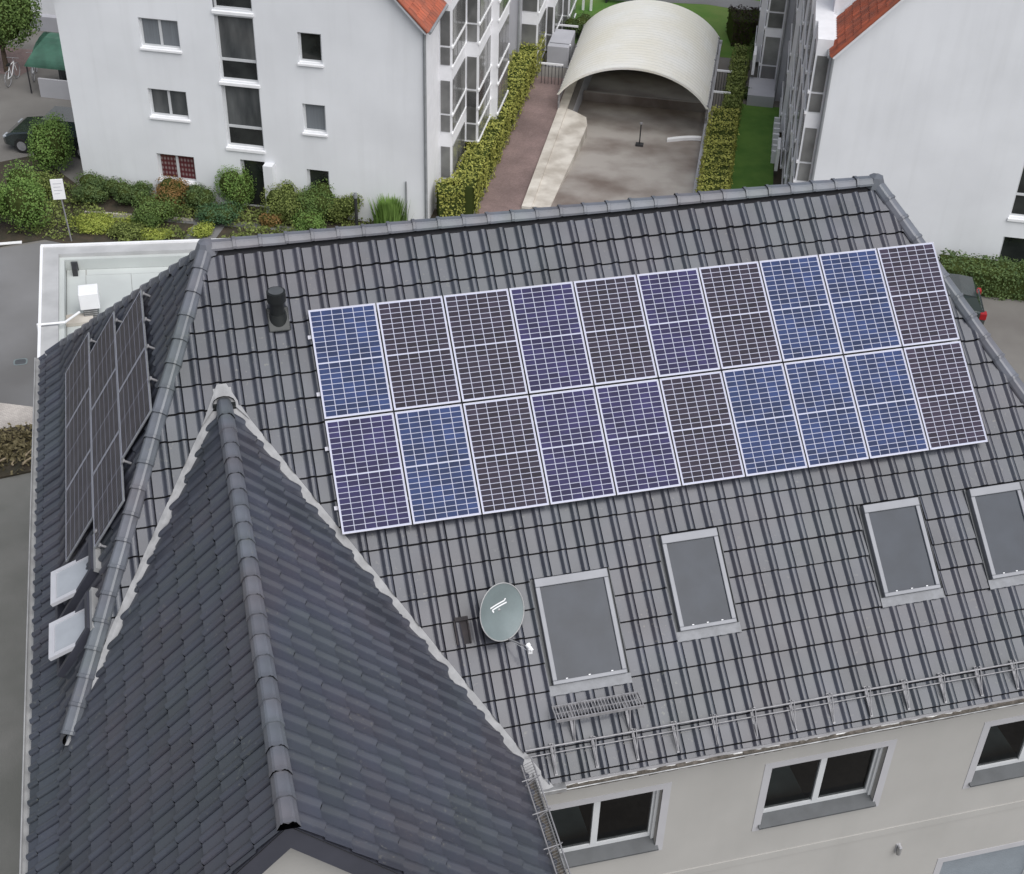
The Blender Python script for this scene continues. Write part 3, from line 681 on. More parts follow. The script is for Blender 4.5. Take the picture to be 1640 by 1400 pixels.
# eaves: fascia, gutter
def gutter(p0, p1, r, out, name, matn, silt=True):
    """half-round gutter; out = outward horizontal unit"""
    p0, p1, out = Vector(p0), Vector(p1), Vector(out); m = MB(); n = 8
    f_ = lambda p, a, rr: p + out * (-math.cos(a) * rr) + V(0, 0, -math.sin(a) * rr)
    for k in range(n):
        a0, a1 = math.pi * k / n, math.pi * (k + 1) / n
        for rr, s_ in ((r, 1), (r - .008, -1)):
            q = [f_(p0, a0, rr), f_(p1, a0, rr), f_(p1, a1, rr), f_(p0, a1, rr)]
            m.mesh(q if s_ > 0 else q[::-1], [(0, 1, 2, 3)], True)
    m.tube(p0 + out * r, p1 + out * r, .013, 6); m.tube(p0 - out * (r - .006), p1 - out * (r - .006), .006, 5)
    for p in (p0, p1): m.poly([f_(p, math.pi * k / n, r) for k in range(n + 1)])
    g = m.build(name, matn, house)
    if silt:
        m = MB(); L = (p1 - p0).length; n = int(L / .15); d = (p1 - p0) / n
        for k in range(n):
            h0, h1 = -.045 + random.uniform(-.01, .012), -.045 + random.uniform(-.01, .012); w_ = r * .85
            m.poly([p0 + d * k - out * w_ + V(0, 0, h0), p0 + d * (k + 1) - out * w_ + V(0, 0, h1), p0 + d * (k + 1) + out * w_ + V(0, 0, h0), p0 + d * k + out * w_ + V(0, 0, h1)][::-1])
        m.build('silt', 'silt', g)
    return g
EY = -VE * ct; EZ = 10 - VE * st
gutter((3.62, EY - .045, EZ - .03), (14.8, EY - .045, EZ - .03), .07, (0, -1, 0), 'gutter', 'zinc')
g = gutter((3.50, -6.90, 4.80), (3.50, YE, 4.80), .08, (1, 0, 0), 'gutter', 'zinc')
gutter((-3.375, 4.9, 5.19), (-3.375, YE, 5.19), .065, (-1, 0, 0), 'gutter', 'gutter_w', silt=False)
m = MB(); m.box(3.13, 14.6, EY + .02, YF - .002, EZ - .16, EZ - .13); m.box(3.13, 14.7, EY + .0, EY + .02, EZ - .16, EZ - .02); m.build('eaves_board', 'trim', house)
m = MB(); m.box(3.10, 3.40, YE + .1, -6.9, 4.64, 4.68); m.box(3.38, 3.40, YE + .1, -6.9, 4.64, 4.84); m.build('eaves_board', 'trim', house)
m = MB(); m.box(-3.28, -2.9, YE + .1, 4.6, 5.02, 5.06); m.box(-3.29, -3.27, YE + .1, 4.6, 5.02, 5.2); m.build('eaves_board', 'trim', house)
# gutter end and swan neck by the inner corner
m = MB(); m.box(3.55, 4.02, EY - .13, EY + .02, EZ - .07, EZ + .012); m.build('gutter_end', 'zinc', house, bevel=.01)
m = MB(); m.path([(3.98, EY - .03, EZ - .08), (3.98, EY + .06, EZ - .26), (3.80, -6.83, EZ - .42), (3.66, -6.83, EZ - .48)], .045, 10); m.build('downpipe_neck', mat('aged_copper', (0.30, 0.23, 0.2), rough=.5, var=.3, scale=9), house)
m = MB(); m.path([(3.66, -6.83, EZ - .48), (3.30, -6.83, EZ - .7), (3.30, -6.83, G)], .045, 10); m.build('downpipe', 'zinc', house)
# small wall fixture
t = thing('wall_lamp', 'small pale fixture on the cream wall below the middle window', 'lamp', (10.28, YF, .8))
m = MB(); m.box(10.24, 10.32, YF - .02, YF + .0, .70, .90); m.build('plate', 'trim', t)
m = MB(); m.tube((10.28, YF - .07, .70), (10.28, YF - .07, .88), .04, 10); m.build('body', 'zinc', t)
m = MB(); m.tube((10.28, YF - .02, .88), (10.28, YF - .10, .89), .03, 8); m.build('bracket', 'trim', t)

# skylights (main slope)
mbz = Basis((0, 0, 10), (1, 0, 0), (0, -ct, -st), (0, -st, ct))   # x right, y down slope, z normal
sky_lab = ['large square skylight beside the satellite dish', 'narrow skylight second from the dish', 'third skylight from the dish, below the array', 'rightmost skylight, cut by the picture edge']
for i, (u0, u1, v0_, v1_) in enumerate(sk):
    m = MB(); z0, z1 = .0, .115; fw = .07
    a, b_, c, d = u0 + .03, u1 - .03, v0_ + .02, v1_ - .05
    def bx(x0, x1, y0, y1, za, zb):
        m.box(x0, x1, y0, y1, za, zb, mbz)
    bx(a, b_, c, c + .13, z0, z1 + .012); bx(a, b_, d - .06, d, z0, z1); bx(a, a + fw, c + .13, d - .06, z0, z1); bx(b_ - fw, b_, c + .13, d - .06, z0, z1)
    f = m.build('skylight', 'skyframe', house, label=sky_lab[i], bevel=.008)
    m = MB(); m.poly([mbz.p(a + fw, c + .13, z1 - .03), mbz.p(a + fw, d - .06, z1 - .03), mbz.p(b_ - fw, d - .06, z1 - .03), mbz.p(b_ - fw, c + .13, z1 - .03)]); m.build('glass', 'skyglass', f)
    m = MB()   # side gutters and apron
    m.box(u0 - .035, a - .002, v0_, v1_ + .05, .004, .012, mbz); m.box(u0 - .025, u0 - .015, v0_, v1_ + .02, .012, .05, mbz); m.build('side_flashing', 'sill', f)
    m = MB(); m.box(b_ + .002, u1 + .035, v0_, v1_ + .05, .004, .012, mbz); m.box(u1 + .015, u1 + .025, v0_, v1_ + .02, .012, .05, mbz)
    m.build('side_flashing', 'sill', f)
    m = MB(); nn = 24; prev = None
    for k in range(nn + 1):
        x = u0 - .03 + (u1 - u0 + .06) * k / nn
        row = [mbz.p(x, d + .002, .06), mbz.p(x, d + .05, .055), mbz.p(x, d + .15 + .004 * math.sin(k * 1.9), .060 + .004 * math.sin(k * 1.3)), mbz.p(x, d + .155 + .004 * math.sin(k * 1.9), .03)]
        if prev:
            for q in range(3): m.mesh([prev[q], prev[q + 1], row[q + 1], row[q]], [(0, 1, 2, 3)], True)
        prev = row
    m.build('apron', 'apron', f)
    m = MB()
    for xx in (a + .22, (a + b_) / 2, b_ - .22): m.box(xx - .015, xx + .015, d - .075, d - .062, z1 - .03, z1 - .015, mbz)
    m.build('clips', 'white', f)
# opened roof windows on the left hip
hbz = Basis((0, 0, 10), (0, -1, 0), (-ch, 0, -sh), (-sh, 0, ch))   # x toward the camera, y down slope, z normal
for i, (xc, s0, s1) in enumerate(((3.02, 3.90, 5.15), (4.10, 4.06, 5.08))):
    x0, x1 = xc - .38, xc + .38
    m = MB(); zt = .16
    m.box(x0, x1, s0, s0 + .08, 0, zt, hbz); m.box(x0, x1, s1 - .08, s1, 0, zt, hbz); m.box(x0, x0 + .07, s0 + .08, s1 - .08, 0, zt, hbz); m.box(x1 - .07, x1, s0 + .08, s1 - .08, 0, zt, hbz)
    f = m.build('roof_window', 'fascia', house, label=['open roof window on the steep left hip, nearer the panels', 'open roof window on the steep left hip, nearer the camera'][i])
    m = MB(); m.poly([hbz.p(x0 + .07, s0 + .08, .03), hbz.p(x0 + .07, s1 - .08, .03), hbz.p(x1 - .07, s1 - .08, .03), hbz.p(x1 - .07, s0 + .08, .03)]); m.build('inner_lining', 'pvc', f)
    # pivoted sash: lower half swings outwards
    sc = (s0 + s1) / 2 - .12; ang = RAD(33)
    yb = hbz.y * math.cos(ang) + hbz.z * math.sin(ang); zb = -hbz.y * math.sin(ang) + hbz.z * math.cos(ang)
    sb = Basis(hbz.p(0, sc, .12), hbz.x, yb, zb)
    hl_ = .46
    m = MB(); a, b_ = x0 + .02, x1 - .02
    m.box(a, b_, -.30, -.22, -.03, .03, sb); m.box(a, b_, hl_ - .09, hl_, -.03, .03, sb); m.box(a, a + .07, -.22, hl_ - .09, -.03, .03, sb); m.box(b_ - .07, b_, -.22, hl_ - .09, -.03, .03, sb)
    m.build('sash', 'sashwhite', f)
    m = MB(); m.box(a + .07, b_ - .07, -.22, hl_ - .09, -.006, .012, sb); m.build('sash_glass', 'sashglass', f)
    m = MB(); m.box(x0 - .02, x1 + .05, s0 - .08, s0 - .002, .02, .12, hbz); m.build('head_cover', 'gutter_w', f)

# ------------------------------------------------------------------ things on the main roof
# solar panels
PW, PH, PT = 1.034, 1.752, .035
def panel_meshes(pw, ph):
    fr = MB(); t_ = .008
    fr.box(0, pw, 0, t_, -PT, .004); fr.box(0, pw, ph - t_, ph, -PT, .004); fr.box(0, t_, t_, ph - t_, -PT, .004); fr.box(pw - t_, pw, t_, ph - t_, -PT, .004)
    bs = MB(); bs.poly([(t_, t_, 0), (pw - t_, t_, 0), (pw - t_, ph - t_, 0), (t_, ph - t_, 0)]); bs.poly([(t_, t_, -.03), (t_, ph - t_, -.03), (pw - t_, ph - t_, -.03), (pw - t_, t_, -.03)])
    ce = MB(); nx, ny = 6, 20; mx_, my_ = .024, .028; mid = .013; g = .0105; gy = .0095
    cw = (pw - 2 * mx_) / nx; chh = (ph - 2 * my_ - mid) / ny
    for i in range(nx):
        for j in range(ny):
            x0 = mx_ + i * cw + g / 2; y0 = my_ + j * chh + (mid if j >= 10 else 0) + gy / 2
            ce.poly([(x0, y0, .002), (x0 + cw - g, y0, .002), (x0 + cw - g, y0 + chh - gy, .002), (x0, y0 + chh - gy, .002)], tone=random.random())
    return fr, bs, ce
def panel_proto(pw, ph, cells_m, frame_m='alu', back='back_sheet'):
    root = thing('solar_panel', '', 'solar panel', (0, 0, 0)); fr, bs, ce = panel_meshes(pw, ph)
    fr.build('frame', frame_m, root, base=(0, 0, 0)); bs.build('backsheet', back, root, base=(0, 0, 0)); ce.build('solar_cells', cells_m, root, base=(0, 0, 0), kind='stuff')
    return root
def place(root, o, x, y, z):
    root.matrix_world = Matrix(((x.x, y.x, z.x, o.x), (x.y, y.y, z.y, o.y), (x.z, y.z, z.z, o.z), (0, 0, 0, 1)))
names = {'b': ('cell_blue', 'bright blue'), 'v': ('cell_violet', 'violet-blue'), 'd': ('cell_dark', 'near-black'), 'p': ('cell_plum', 'dark plum')}
rows = ['bddvdvdbbp', 'vbdvvdbbbp']
ordn = ['first', 'second', 'third', 'fourth', 'fifth', 'sixth', 'seventh', 'eighth', 'ninth', 'last']
protos = {}
upx, upn = V(0, ct, st), V(0, -st, ct)
for r_, row in enumerate(rows):
    for c_, key in enumerate(row):
        if key not in protos: protos[key] = panel_proto(PW, PH, names[key][0]); root = protos[key]
        else: root = copy_tree(protos[key])
        u = AR[0] + .006 + c_ * 1.0585; v = 1.262 + r_ * 1.782
        place(root, main_pt(u - .004, v + PH + .008, .18) , V(1, 0, 0), upx, upn)
        pos = 'at left end' if c_ == 0 else ('at right end' if c_ == 9 else f'{ordn[c_]} from left')
        root['label'] = f'{names[key][1]} solar panel {pos}, {"upper" if r_ == 0 else "lower"} row on the front roof'
        root['group'] = 'solar panels in two rows on the front roof'
for r_ in range(2):
    for q in range(2):
        v = 1.262 + r_ * 1.782 + (.42, 1.34)[q]
        m = MB(); m.box(AR[0] - .05, 12.0, v - .02, v + .02, .045, .080, mbz); m.box(AR[0] - .055, AR[0] + .0, v - .03, v + .03, .08, .112, mbz)
        tag(m.build('mounting_rail', 'white' if False else 'alu', base=main_pt(1.4, v, .05)), f'aluminium rail end, {["topmost","second from top","third from top","lowest"][r_*2+q]}, poking out left of the front solar array', 'rail', 'mounting rails of the front array')
# panels on the left hip: landscape
PT = .02; LP = panel_proto(0.985, 1.735, 'cell_grey', frame_m='pipe', back='back_sheet')
first = True
hrows = [(1.82, 1.42, 2), (2.815, 2.20, 3), (3.81, 2.95, 3)]
lab_r = ['top', 'middle', 'bottom']
for r_, (s, ys, n) in enumerate(hrows):
    for k in range(n):
        root = LP if first else copy_tree(LP); first = False
        # local x runs down slope, local y runs toward the far side (+y world)
        yy = ys - (k + 1) * 1.75
        o = hbz.p(-yy, s, .15)
        place(root, o, hbz.y, V(0, 1, 0), hbz.z)
        where = ['far end', 'near end'][k] if n == 2 else ['far end', 'middle', 'near end'][k]
        root['label'] = f'greyish solar panel at the {where}, {lab_r[r_]} row on the steep left hip'
        root['group'] = 'solar panels on the steep left hip'
# fixing feet showing at the hip array's upper edge
for k, (x, s) in enumerate([(-1.15, 1.74), (-.35, 1.74), (.45, 1.74), (1.35, 1.74), (2.2, 2.74), (-1.75, 2.72), (2.75, 3.72), (3.2, 3.6), (-2.5, 3.7)]):
    m = MB(); b_ = hbz.p(x, s, .0); m.tube(b_ + hbz.z * .03, b_ + hbz.z * .15, .02, 8); m.tube(b_ + hbz.z * .15, b_ + hbz.z * .17, .036, 10); 
    o = m.build('roof_hook', 'galv', base=b_); tag(o, ['pale fixing foot above the hip array, farthest of four', 'pale fixing foot above the hip array, second farthest', 'pale fixing foot above the hip array, third farthest', 'pale fixing foot at the near top corner of the hip array', 'pale fixing foot in the step beside the middle hip panel row', 'pale fixing foot between the hip panel tips, upper one', 'pale fixing foot low beside the bottom hip panels', 'lowest near pale fixing foot beside the hip panels', 'pale fixing foot between the hip panel tips, lower one'][k], 'fixing', 'fixing feet of the hip array')

# vent pipe
vb = main_pt(.93, 1.30, 0)
t = thing('vent_pipe', 'black capped vent pipe rising from the tiles near the top left', 'vent pipe', vb)
m = MB(); m.box(.76, 1.10, 1.12, 1.52, .03, .085, mbz); m.build('base_tile', 'black', t, bevel=.02)
m = MB(); m.tube(vb + V(0, -.02, -.05), vb + V(0, -.02, .14), .16, 20, r1=.125); m.build('collar', 'black', t)
m = MB(); m.tube(vb + V(0, -.02, .05), vb + V(0, -.02, .46), .105, 20); m.build('pipe', 'black', t)
m = MB(); m.tube(vb + V(0, -.02, .36), vb + V(0, -.02, .52), .145, 24); m.tube(vb + V(0, -.02, .52), vb + V(0, -.02, .525), .125, 24); m.build('cap', 'black', t)
m = MB(); m.tube(vb + V(0, -.02, .526), vb + V(0, -.02, .532), .115, 24); m.build('lid', 'pipecap', t)
# dark vent tile
m = MB(); m.box(2.82, 3.0, 6.30, 6.66, .03, .05, mbz); m.box(2.82, 3.02, 6.26, 6.32, .03, .10, mbz); m.box(3.0, 3.02, 6.3, 6.66, .03, .085, mbz); m.box(2.80, 2.82, 6.3, 6.66, .03, .085, mbz)
tag(m.build('vent_tile', 'ventbrown', base=main_pt(2.9, 6.45, 0)), 'dark brown vent tile to the left of the satellite dish', 'vent tile')

# satellite dish
dc = main_pt(3.48, 6.33, .42)
t = thing('satellite_dish', 'grey-green satellite dish left of the largest skylight', 'satellite dish', main_pt(3.5, 6.3, 0))
nrm = V(.40, -.80, .42).normalized(); upv = V(0, 0, 1); rx = upv.cross(nrm).normalized(); ry = nrm.cross(rx)
roll = RAD(-4); rx, ry = rx * math.cos(roll) + ry * math.sin(roll), ry * math.cos(roll) - rx * math.sin(roll)
DR = .395; m = MB(); nr, na = 8, 40
def dp(r, a, off=0): return dc + rx * (math.cos(a) * r * DR) + ry * (math.sin(a) * r * DR * 1.1) + nrm * (.075 * (r * r - 1) + off)
for off, flip in ((0, False), (-.008, True)):
    for i in range(nr):
        for j in range(na):
            r0, r1 = i / nr, (i + 1) / nr; a0, a1 = 2 * math.pi * j / na, 2 * math.pi * (j + 1) / na
            q = [dp(r0, a0, off), dp(r1, a0, off), dp(r1, a1, off), dp(r0, a1, off)] if i else [dp(0, 0, off), dp(r1, a0, off), dp(r1, a1, off)]
            if flip: q = q[::-1]
            m.mesh(q, [tuple(range(len(q)))], True)
m.build('reflector', 'dish', t)
m = MB()
for j in range(na):
    a0, a1 = 2 * math.pi * j / na, 2 * math.pi * (j + 1) / na; m.tube(dp(1, a0), dp(1, a1), .009, 6)
m.build('rim', 'gutter_w', t)
m = MB()   # the maker's mark: two pale slanted strokes joined at opposite ends
def dq(x, y, off=.004):
    r2 = (x / DR) ** 2 + (y / (DR * 1.1)) ** 2; return dc + rx * x + ry * y + nrm * (.075 * (r2 - 1) + off)
def stroke(x0, y0, x1, y1, w_=.011):
    d = V(x1 - x0, y1 - y0, 0).normalized(); nx, ny = -d.y * w_, d.x * w_; n = 6
    for k in range(n):
        a, b_ = k / n, (k + 1) / n
        xa, ya, xb, yb = x0 + (x1 - x0) * a, y0 + (y1 - y0) * a, x0 + (x1 - x0) * b_, y0 + (y1 - y0) * b_
        m.poly([dq(xa - nx, ya - ny), dq(xb - nx, yb - ny), dq(xb + nx, yb + ny), dq(xa + nx, ya + ny)])
stroke(-.15, .105, .12, .125); stroke(-.12, .065, .15, .085); stroke(-.12, .065, -.10, .02); stroke(.12, .125, .14, .155)
m.build('emblem', 'white', t)
m = MB(); low = dp(.97, RAD(-90)); lnb = low + nrm * .44 + V(.05, 0, -.02) - ry * .05
m.tube(dp(.98, RAD(-90)) - nrm * .06, lnb, .014, 8); arm = m.build('arm', 'galv', t)
m = MB(); q = (dc - lnb).normalized(); m.tube(lnb - q * .05, lnb + q * .03, .028, 12); m.tube(lnb + q * .03, lnb + q * .07, .040, 14); m.box(lnb.x - .03, lnb.x + .03, lnb.y - .03, lnb.y + .03, lnb.z - .09, lnb.z - .0); m.build('receiver', 'white', t)
m = MB(); foot = main_pt(3.44, 6.25, .0); m.tube(foot, foot + V(0, 0, .42), .024, 10); m.tube(foot + V(0, 0, .38), dc - nrm * .08, .03, 8); m.box(foot.x - .06, foot.x + .06, foot.y - .08, foot.y + .04, foot.z + .3, foot.z + .42); m.build('mast', 'galv', t)
m = MB(); c0 = lnb - q * .04; m.path([c0, c0 + V(-.03, .03, -.05), low + V(.05, -.03, -.04), low + V(-.03, .05, -.05)], .004, 5); m.build('cable', 'white', t)

# roof step
t = thing('roof_step', 'galvanised grating step on brackets below the large skylight', 'roof step', main_pt(4.7, 8.1, 0))
SZ = 5.42
m = MB(); x0, x1, y0, y1 = 4.0, 5.33, -6.56, -6.30
m.box(x0, x1, y0 - .012, y0 + .006, SZ - .03, SZ + .02); m.box(x0, x1, y1 - .006, y1 + .012, SZ - .03, SZ + .02); m.box(x0, x0 + .015, y0, y1, SZ - .03, SZ + .01); m.box(x1 - .015, x1, y0, y1, SZ - .03, SZ + .01)
m.build('frame', 'galv', t)
m = MB(); n = 27
for k in range(1, n):
    x = x0 + (x1 - x0) * k / n; m.box(x - .007, x + .007, y0, y1, SZ - .02, SZ + .006)
m.box(x0, x1, (y0 + y1) / 2 - .004, (y0 + y1) / 2 + .004, SZ - .02, SZ + .008)
m.build('slats', 'galv', t)
for xx in (4.27, 5.12):
    m = MB(); ft = main_pt(xx, 8.30, .07); m.box(xx - .015, xx + .015, y0, y1, SZ - .06, SZ - .03)
    m.tube((xx, y0 + .02, SZ - .05), ft, .014, 6); m.tube((xx, y1 - .02, SZ - .05), main_pt(xx, 7.85, .06), .014, 6); m.box(xx - .02, xx + .02, 7.8, 8.32, .062, .070, mbz)
    m.build('bracket', 'galv', t)

# snow guards
t = thing('snow_guard', 'long double-pipe snow guard along the front eaves', 'snow guard', main_pt(3.9, 8.45, 0))
ru = 3.50
m = MB(); m.tube(main_pt(ru, 8.325, .17), main_pt(14.7, 8.345, .17), .014, 8); m.build('upper_pipe', 'galv', t)
m = MB(); m.tube(main_pt(ru, 8.42, .10), main_pt(14.6, 8.44, .10), .010, 8); m.build('lower_pipe', 'galv', t)
for k in range(18):
    u = 3.905 + k * .623
    if u > 14.4: break
    m = MB(); m.box(u - .02, u + .02, 8.28, 8.74, .064, .070, mbz)
    a, b_, c = mbz.p(u, 8.28, .215), mbz.p(u, 8.44, .07), mbz.p(u, 8.74, .07)
    for dx in (-.028, .028): 
        m.tube(mbz.p(u + dx, 8.30, .19), mbz.p(u, 8.72, .085), .008, 5); 
    m.tube(mbz.p(u, 8.30, .07), mbz.p(u, 8.30, .215), .009, 6)
    m.build('bracket', 'galv', t)
t = thing('snow_guard_grid', 'lattice snow guard along the right eaves of the gable wing', 'snow guard', (3.3, -8.4, 5.0))
gbz = Basis((XG, 0, ZG), (0, 1, 0), (cg, 0, -sg), (sg, 0, cg))
m = MB(); s1 = 4.86
for zz in (.10, .30): m.tube(gbz.p(-6.95, s1, zz), gbz.p(YE + .02, s1, zz), .012, 6)
m.build('rails', 'galv', t)
m = MB(); n = 60
for k in range(n):
    y = -6.97 + (YE + 6.99) * k / n; y2 = -6.97 + (YE + 6.99) * (k + 1) / n
    m.tube(gbz.p(y, s1, .10), gbz.p(y2, s1, .30), .005, 4, cap=False)
m.build('lattice', 'galv', t)
for k in range(5):
    y = -7.3 - k * .58
    m = MB(); m.tube(gbz.p(y, s1, .30), gbz.p(y, s1 - .12, .10), .010, 5); m.tube(gbz.p(y, s1, .06), gbz.p(y, s1, .34), .010, 5); m.build('bracket', 'galv', t)

# ------------------------------------------------------------------ flat-roofed annex behind
t = thing('flat_roof_annex', 'flat-roofed annex with pale membrane and grey parapet behind the left hip', 'building', (-1, 9, G))
ang = RAD(-7.5); o_ = V(-3.67, 12.3, 0)
ab = Basis(o_, (math.cos(ang), math.sin(ang), 0), (math.sin(ang) * 0, -1, 0), (0, 0, 1))
m = MB(); zt = 3.6; zf = 3.2
m.box(0, 8.6, 0, 7.9, G, zf - .01, ab); m.build('wall', 'render', t)
for nm, args in (('parapet', (0, 8.6, 0, .40, zf - .01, zt)), ('parapet', (0, .40, .40, 7.7, zf - .01, zt))):
    m = MB(); m.box(*args, ab); m.build(nm, 'parapet', t)
m = MB(); m.box(-.02, 8.62, -.03, .035, zt - .1, zt + .045, ab); m.box(-.03, .035, .035, 7.7, zt - .1, zt + .045, ab); m.build('edge_trim', 'white', t)
m = MB(); m.box(.40, 8.6, .40, .52, zf, zt - .10, ab); m.box(.40, .52, .52, 7.7, zf, zt - .10, ab); m.build('upstand', 'membrane', t)
xs_ = [.53, .98, 2.05, 3.1, 4.15, 5.2, 6.3, 7.4, 8.5]
for x0, x1 in zip(xs_, xs_[1:]):
    m = MB(); m.box(x0 + .004, x1 - .006, .53 if x0 < .6 else .80, 7.6, zf - .01, zf + .012 + random.uniform(0, .004), ab); m.build('membrane_sheet', 'membrane', t)
m = MB(); m.box(1.0, 8.5, .53, .792, zf - .01, zf + .016, ab); m.build('membrane_sheet', 'membrane', t)
m = MB(); m.box(.53, .54, .53, 7.6, zf, zf + .012, ab); m.build('joint', 'felt', t)
t = thing('roof_outlet', 'small dark overflow box in the corner of the flat roof', 'roof outlet', ab.p(.75, .62, zf))
m = MB(); m.box(.68, .80, .56, .84, zf, zf + .22, ab); m.build('box', 'dark', t); m = MB(); m.box(.66, .82, .54, .56, zf, zf + .26, ab); m.build('flange', 'sill', t)
t = thing('air_conditioner', 'white air-conditioning unit standing on the flat roof', 'air conditioner', V(-2.5, 9.6, zf))
m = MB(); m.box(-2.80, -2.36, 9.35, 9.8, zf + .26, zf + .68); m.build('housing', 'white', t, bevel=.02)
m = MB(); m.box(-2.74, -2.42, 9.36, 9.78, zf + .04, zf + .26); bdy = m.build('louvre_box', 'sill', t)
m = MB()
for k in range(4): m.box(-2.73, -2.43, 9.34, 9.36, zf + .06 + k * .05, zf + .085 + k * .05)
m.build('louvre', 'zinc', bdy)
m = MB(); m.box(-3.15, -2.55, 9.1, 9.5, zf + .02, zf + .1); m.build('base_slab', 'concrete_l', t)
m = MB(); m.path([(-3.70, 8.62, 3.66), (-3.12, 8.60, 3.66), (-2.82, 9.15, 3.55)], .028, 8); m.tube((-3.70, 8.62, 3.68), (-3.71, 8.62, 3.4), .03, 8)
tag(m.build('cable_conduit', 'white', base=(-3.7, 8.6, 3.66)), 'white conduit crossing the flat-roof parapet towards the air conditioner', 'conduit')

# ------------------------------------------------------------------ neighbour on the left
nb1 = thing('apartment_block', 'white apartment block with red gable roof on the left, bay windows along its side', 'building', L3(7, 5, G))
GA = 6.95; 
def gable(b, z_e, a0, a1, off=0): 
    ap = (a0 + a1) / 2; return [L3(a0, b, z_e), L3(a1, b, z_e), L3(ap, b, z_e + (a1 - a0) / 2 * 1.04)]
ww = []
GB = G
gz_ = [1.2, -1.46, -4.06]
cols = [(3.32, 4.80, 1.08), (9.20, 10.06, 1.1)]
holes = []
for a0, a1, hh in cols:
    for z in gz_ + [3.85]: holes.append((a0, a1, z, z + hh))
stair = [(6.18, 7.62, .20, 2.64), (6.18, 7.62, -2.38, .04), (6.18, 7.62, 2.84, 5.24)]
door = (6.62, 7.58, G, -2.86)
fz = Basis(P0, A, B, (0, 0, 1))
tri = gable(0, 5.6, 2.9, 11.1)
wall(nb1, fz, 0.2, 13.72, G - .1, 2.9, [h for h in holes + stair + [door] if h[3] < 2.9], .2, 'wall_n', name='wall',
     extra=[[L3(0.2, 0, 2.9), L3(3.32, 0, 2.9), L3(3.32, 0, 6.15), L3(0.2, 0, 2.9)][:3], [L3(10.06, 0, 2.9), L3(13.72, 0, 2.9), L3(10.06, 0, 6.7)], [L3(4.80, 0, 2.9), L3(6.18, 0, 2.9), L3(6.18, 0, 9.2), L3(4.8, 0, 7.7)], [L3(7.62, 0, 2.9), L3(9.2, 0, 2.9), L3(9.2, 0, 7.6), L3(7.62, 0, 9.2)],
            [L3(3.32, 0, 2.9), L3(4.8, 0, 2.9), L3(4.8, 0, 7.7), L3(3.32, 0, 6.15)], [L3(9.2, 0, 2.9), L3(10.06, 0, 2.9), L3(10.06, 0, 6.7), L3(9.2, 0, 7.6)], [L3(6.18, 0, 5.24), L3(7.62, 0, 5.24), L3(7.62, 0, 9.2), L3(6.96, 0, 9.9), L3(6.18, 0, 9.2)]])
m = MB(); m.poly([L3(.2, 0, G), L3(.2, 0, 2.9), L3(.2, 40, 2.9), L3(.2, 40, G)]); m.poly([L3(13.72, 0, G), L3(13.72, 14.5, G), L3(13.72, 14.5, 3.1), L3(13.72, 0, 3.1)]); m.build('side_wall', 'wall_w', nb1)
gl = {0: ['glass_grey'], 1: ['glass_far'], 2: ['curtain']}
for ci, (a0, a1, hh) in enumerate(cols):
    for ri, z in enumerate(gz_):
        g_ = (gl[ri] if ci == 0 else [['glass'], ['glass_grey'], ['glass']][ri])
        window(nb1, Basis(L3(a0, 0, z), A, B, (0, 0, 1)), a1 - a0, hh, n=2 if ci == 0 else 1, recess=.13, glasses=g_, fr=.075, sill_m='white', sill_out=.08, sill_h=.07)
for (a0, a1, z0, z1) in stair:
    window(nb1, Basis(L3(a0, 0, z0), A, B, (0, 0, 1)), a1 - a0, z1 - z0, n=1, recess=.15, glasses=['glass', 'glass_far'], fr=.08, transom=.78, sill_m='white', sill_out=.07, sill_h=.10)
f = window(nb1, Basis(L3(6.62, 0, G), A, B, (0, 0, 1)), .96, 2.04, n=1, recess=.19, glass='glass', fr=.07, sill=False, name='door')
m = MB(); m.box(7.62, 7.98, -.34, -.002, G, -2.86, NB); m.build('door_pier', 'wall_n', nb1)
m = MB(); m.tube(L3(13.78, -.05, G), L3(13.78, -.05, 2.7), .055, 8); m.tube(L3(13.02, -.06, G), L3(13.02, -.06, -3.0), .03, 6); m.build('downpipe', 'pipe', nb1)
# sawtooth bays
def bays(parent, side, lst, apre, z_top=3.3, floors=3):
    """side +1: bays face +a, side -1: bays face -a; lst = (b0,b1,a_out,z_low)"""
    ap = apre
    for (b0, b1, ao, zl) in lst:
        a_in, a_out = sorted((apre, ao))
        m = MB(); m.box(a_in, a_out, b0, b1, zl, z_top, NB); bay = m.build('bay', 'wall_w', parent)
        for fl in range(floors):
            zb = -4.73 + 2.64 * fl + .05
            if zb < zl - .05: zb = zl + .1
            w_ = abs(ao - ap) - .14
            if w_ > .2:
                aa = min(ap, ao) + .07
                for (z0, z1) in ((zb, zb + .66), (zb + .74, zb + 2.02)):
                    if z1 < z0: continue
                    mm = MB(); mm.box(aa, aa + w_, b0 - .03, b0 - .002, z0, z1, NB); 
                    mm.build('pane', 'glass_bay', bay)
            nn = 3; wb_ = (b1 - b0 - .2) / nn
            for q in range(nn):
                for (z0, z1) in ((zb, zb + .66), (zb + .74, zb + 2.02)):
                    mm = MB(); y0 = b0 + .12 + q * wb_
                    if side > 0: mm.box(ao + .002, ao + .03, y0, y0 + wb_ - .09, z0, z1, NB, tone=random.random())
                    else: mm.box(ao - .03, ao - .002, y0, y0 + wb_ - .09, z0, z1, NB, tone=random.random())
                    mm.build('pane', 'glass_bay', bay)
            mm = MB(); sl0 = (ao, ao + .06) if side > 0 else (ao - .06, ao)
            mm.box(sl0[0], sl0[1], b0 - .06, b1, zb + .66, zb + .74, NB); mm.box(sl0[0], sl0[1], b0 - .06, b1, zb - .1, zb - .03, NB)
            mm.build('ledge', 'white', bay)
        ap = ao
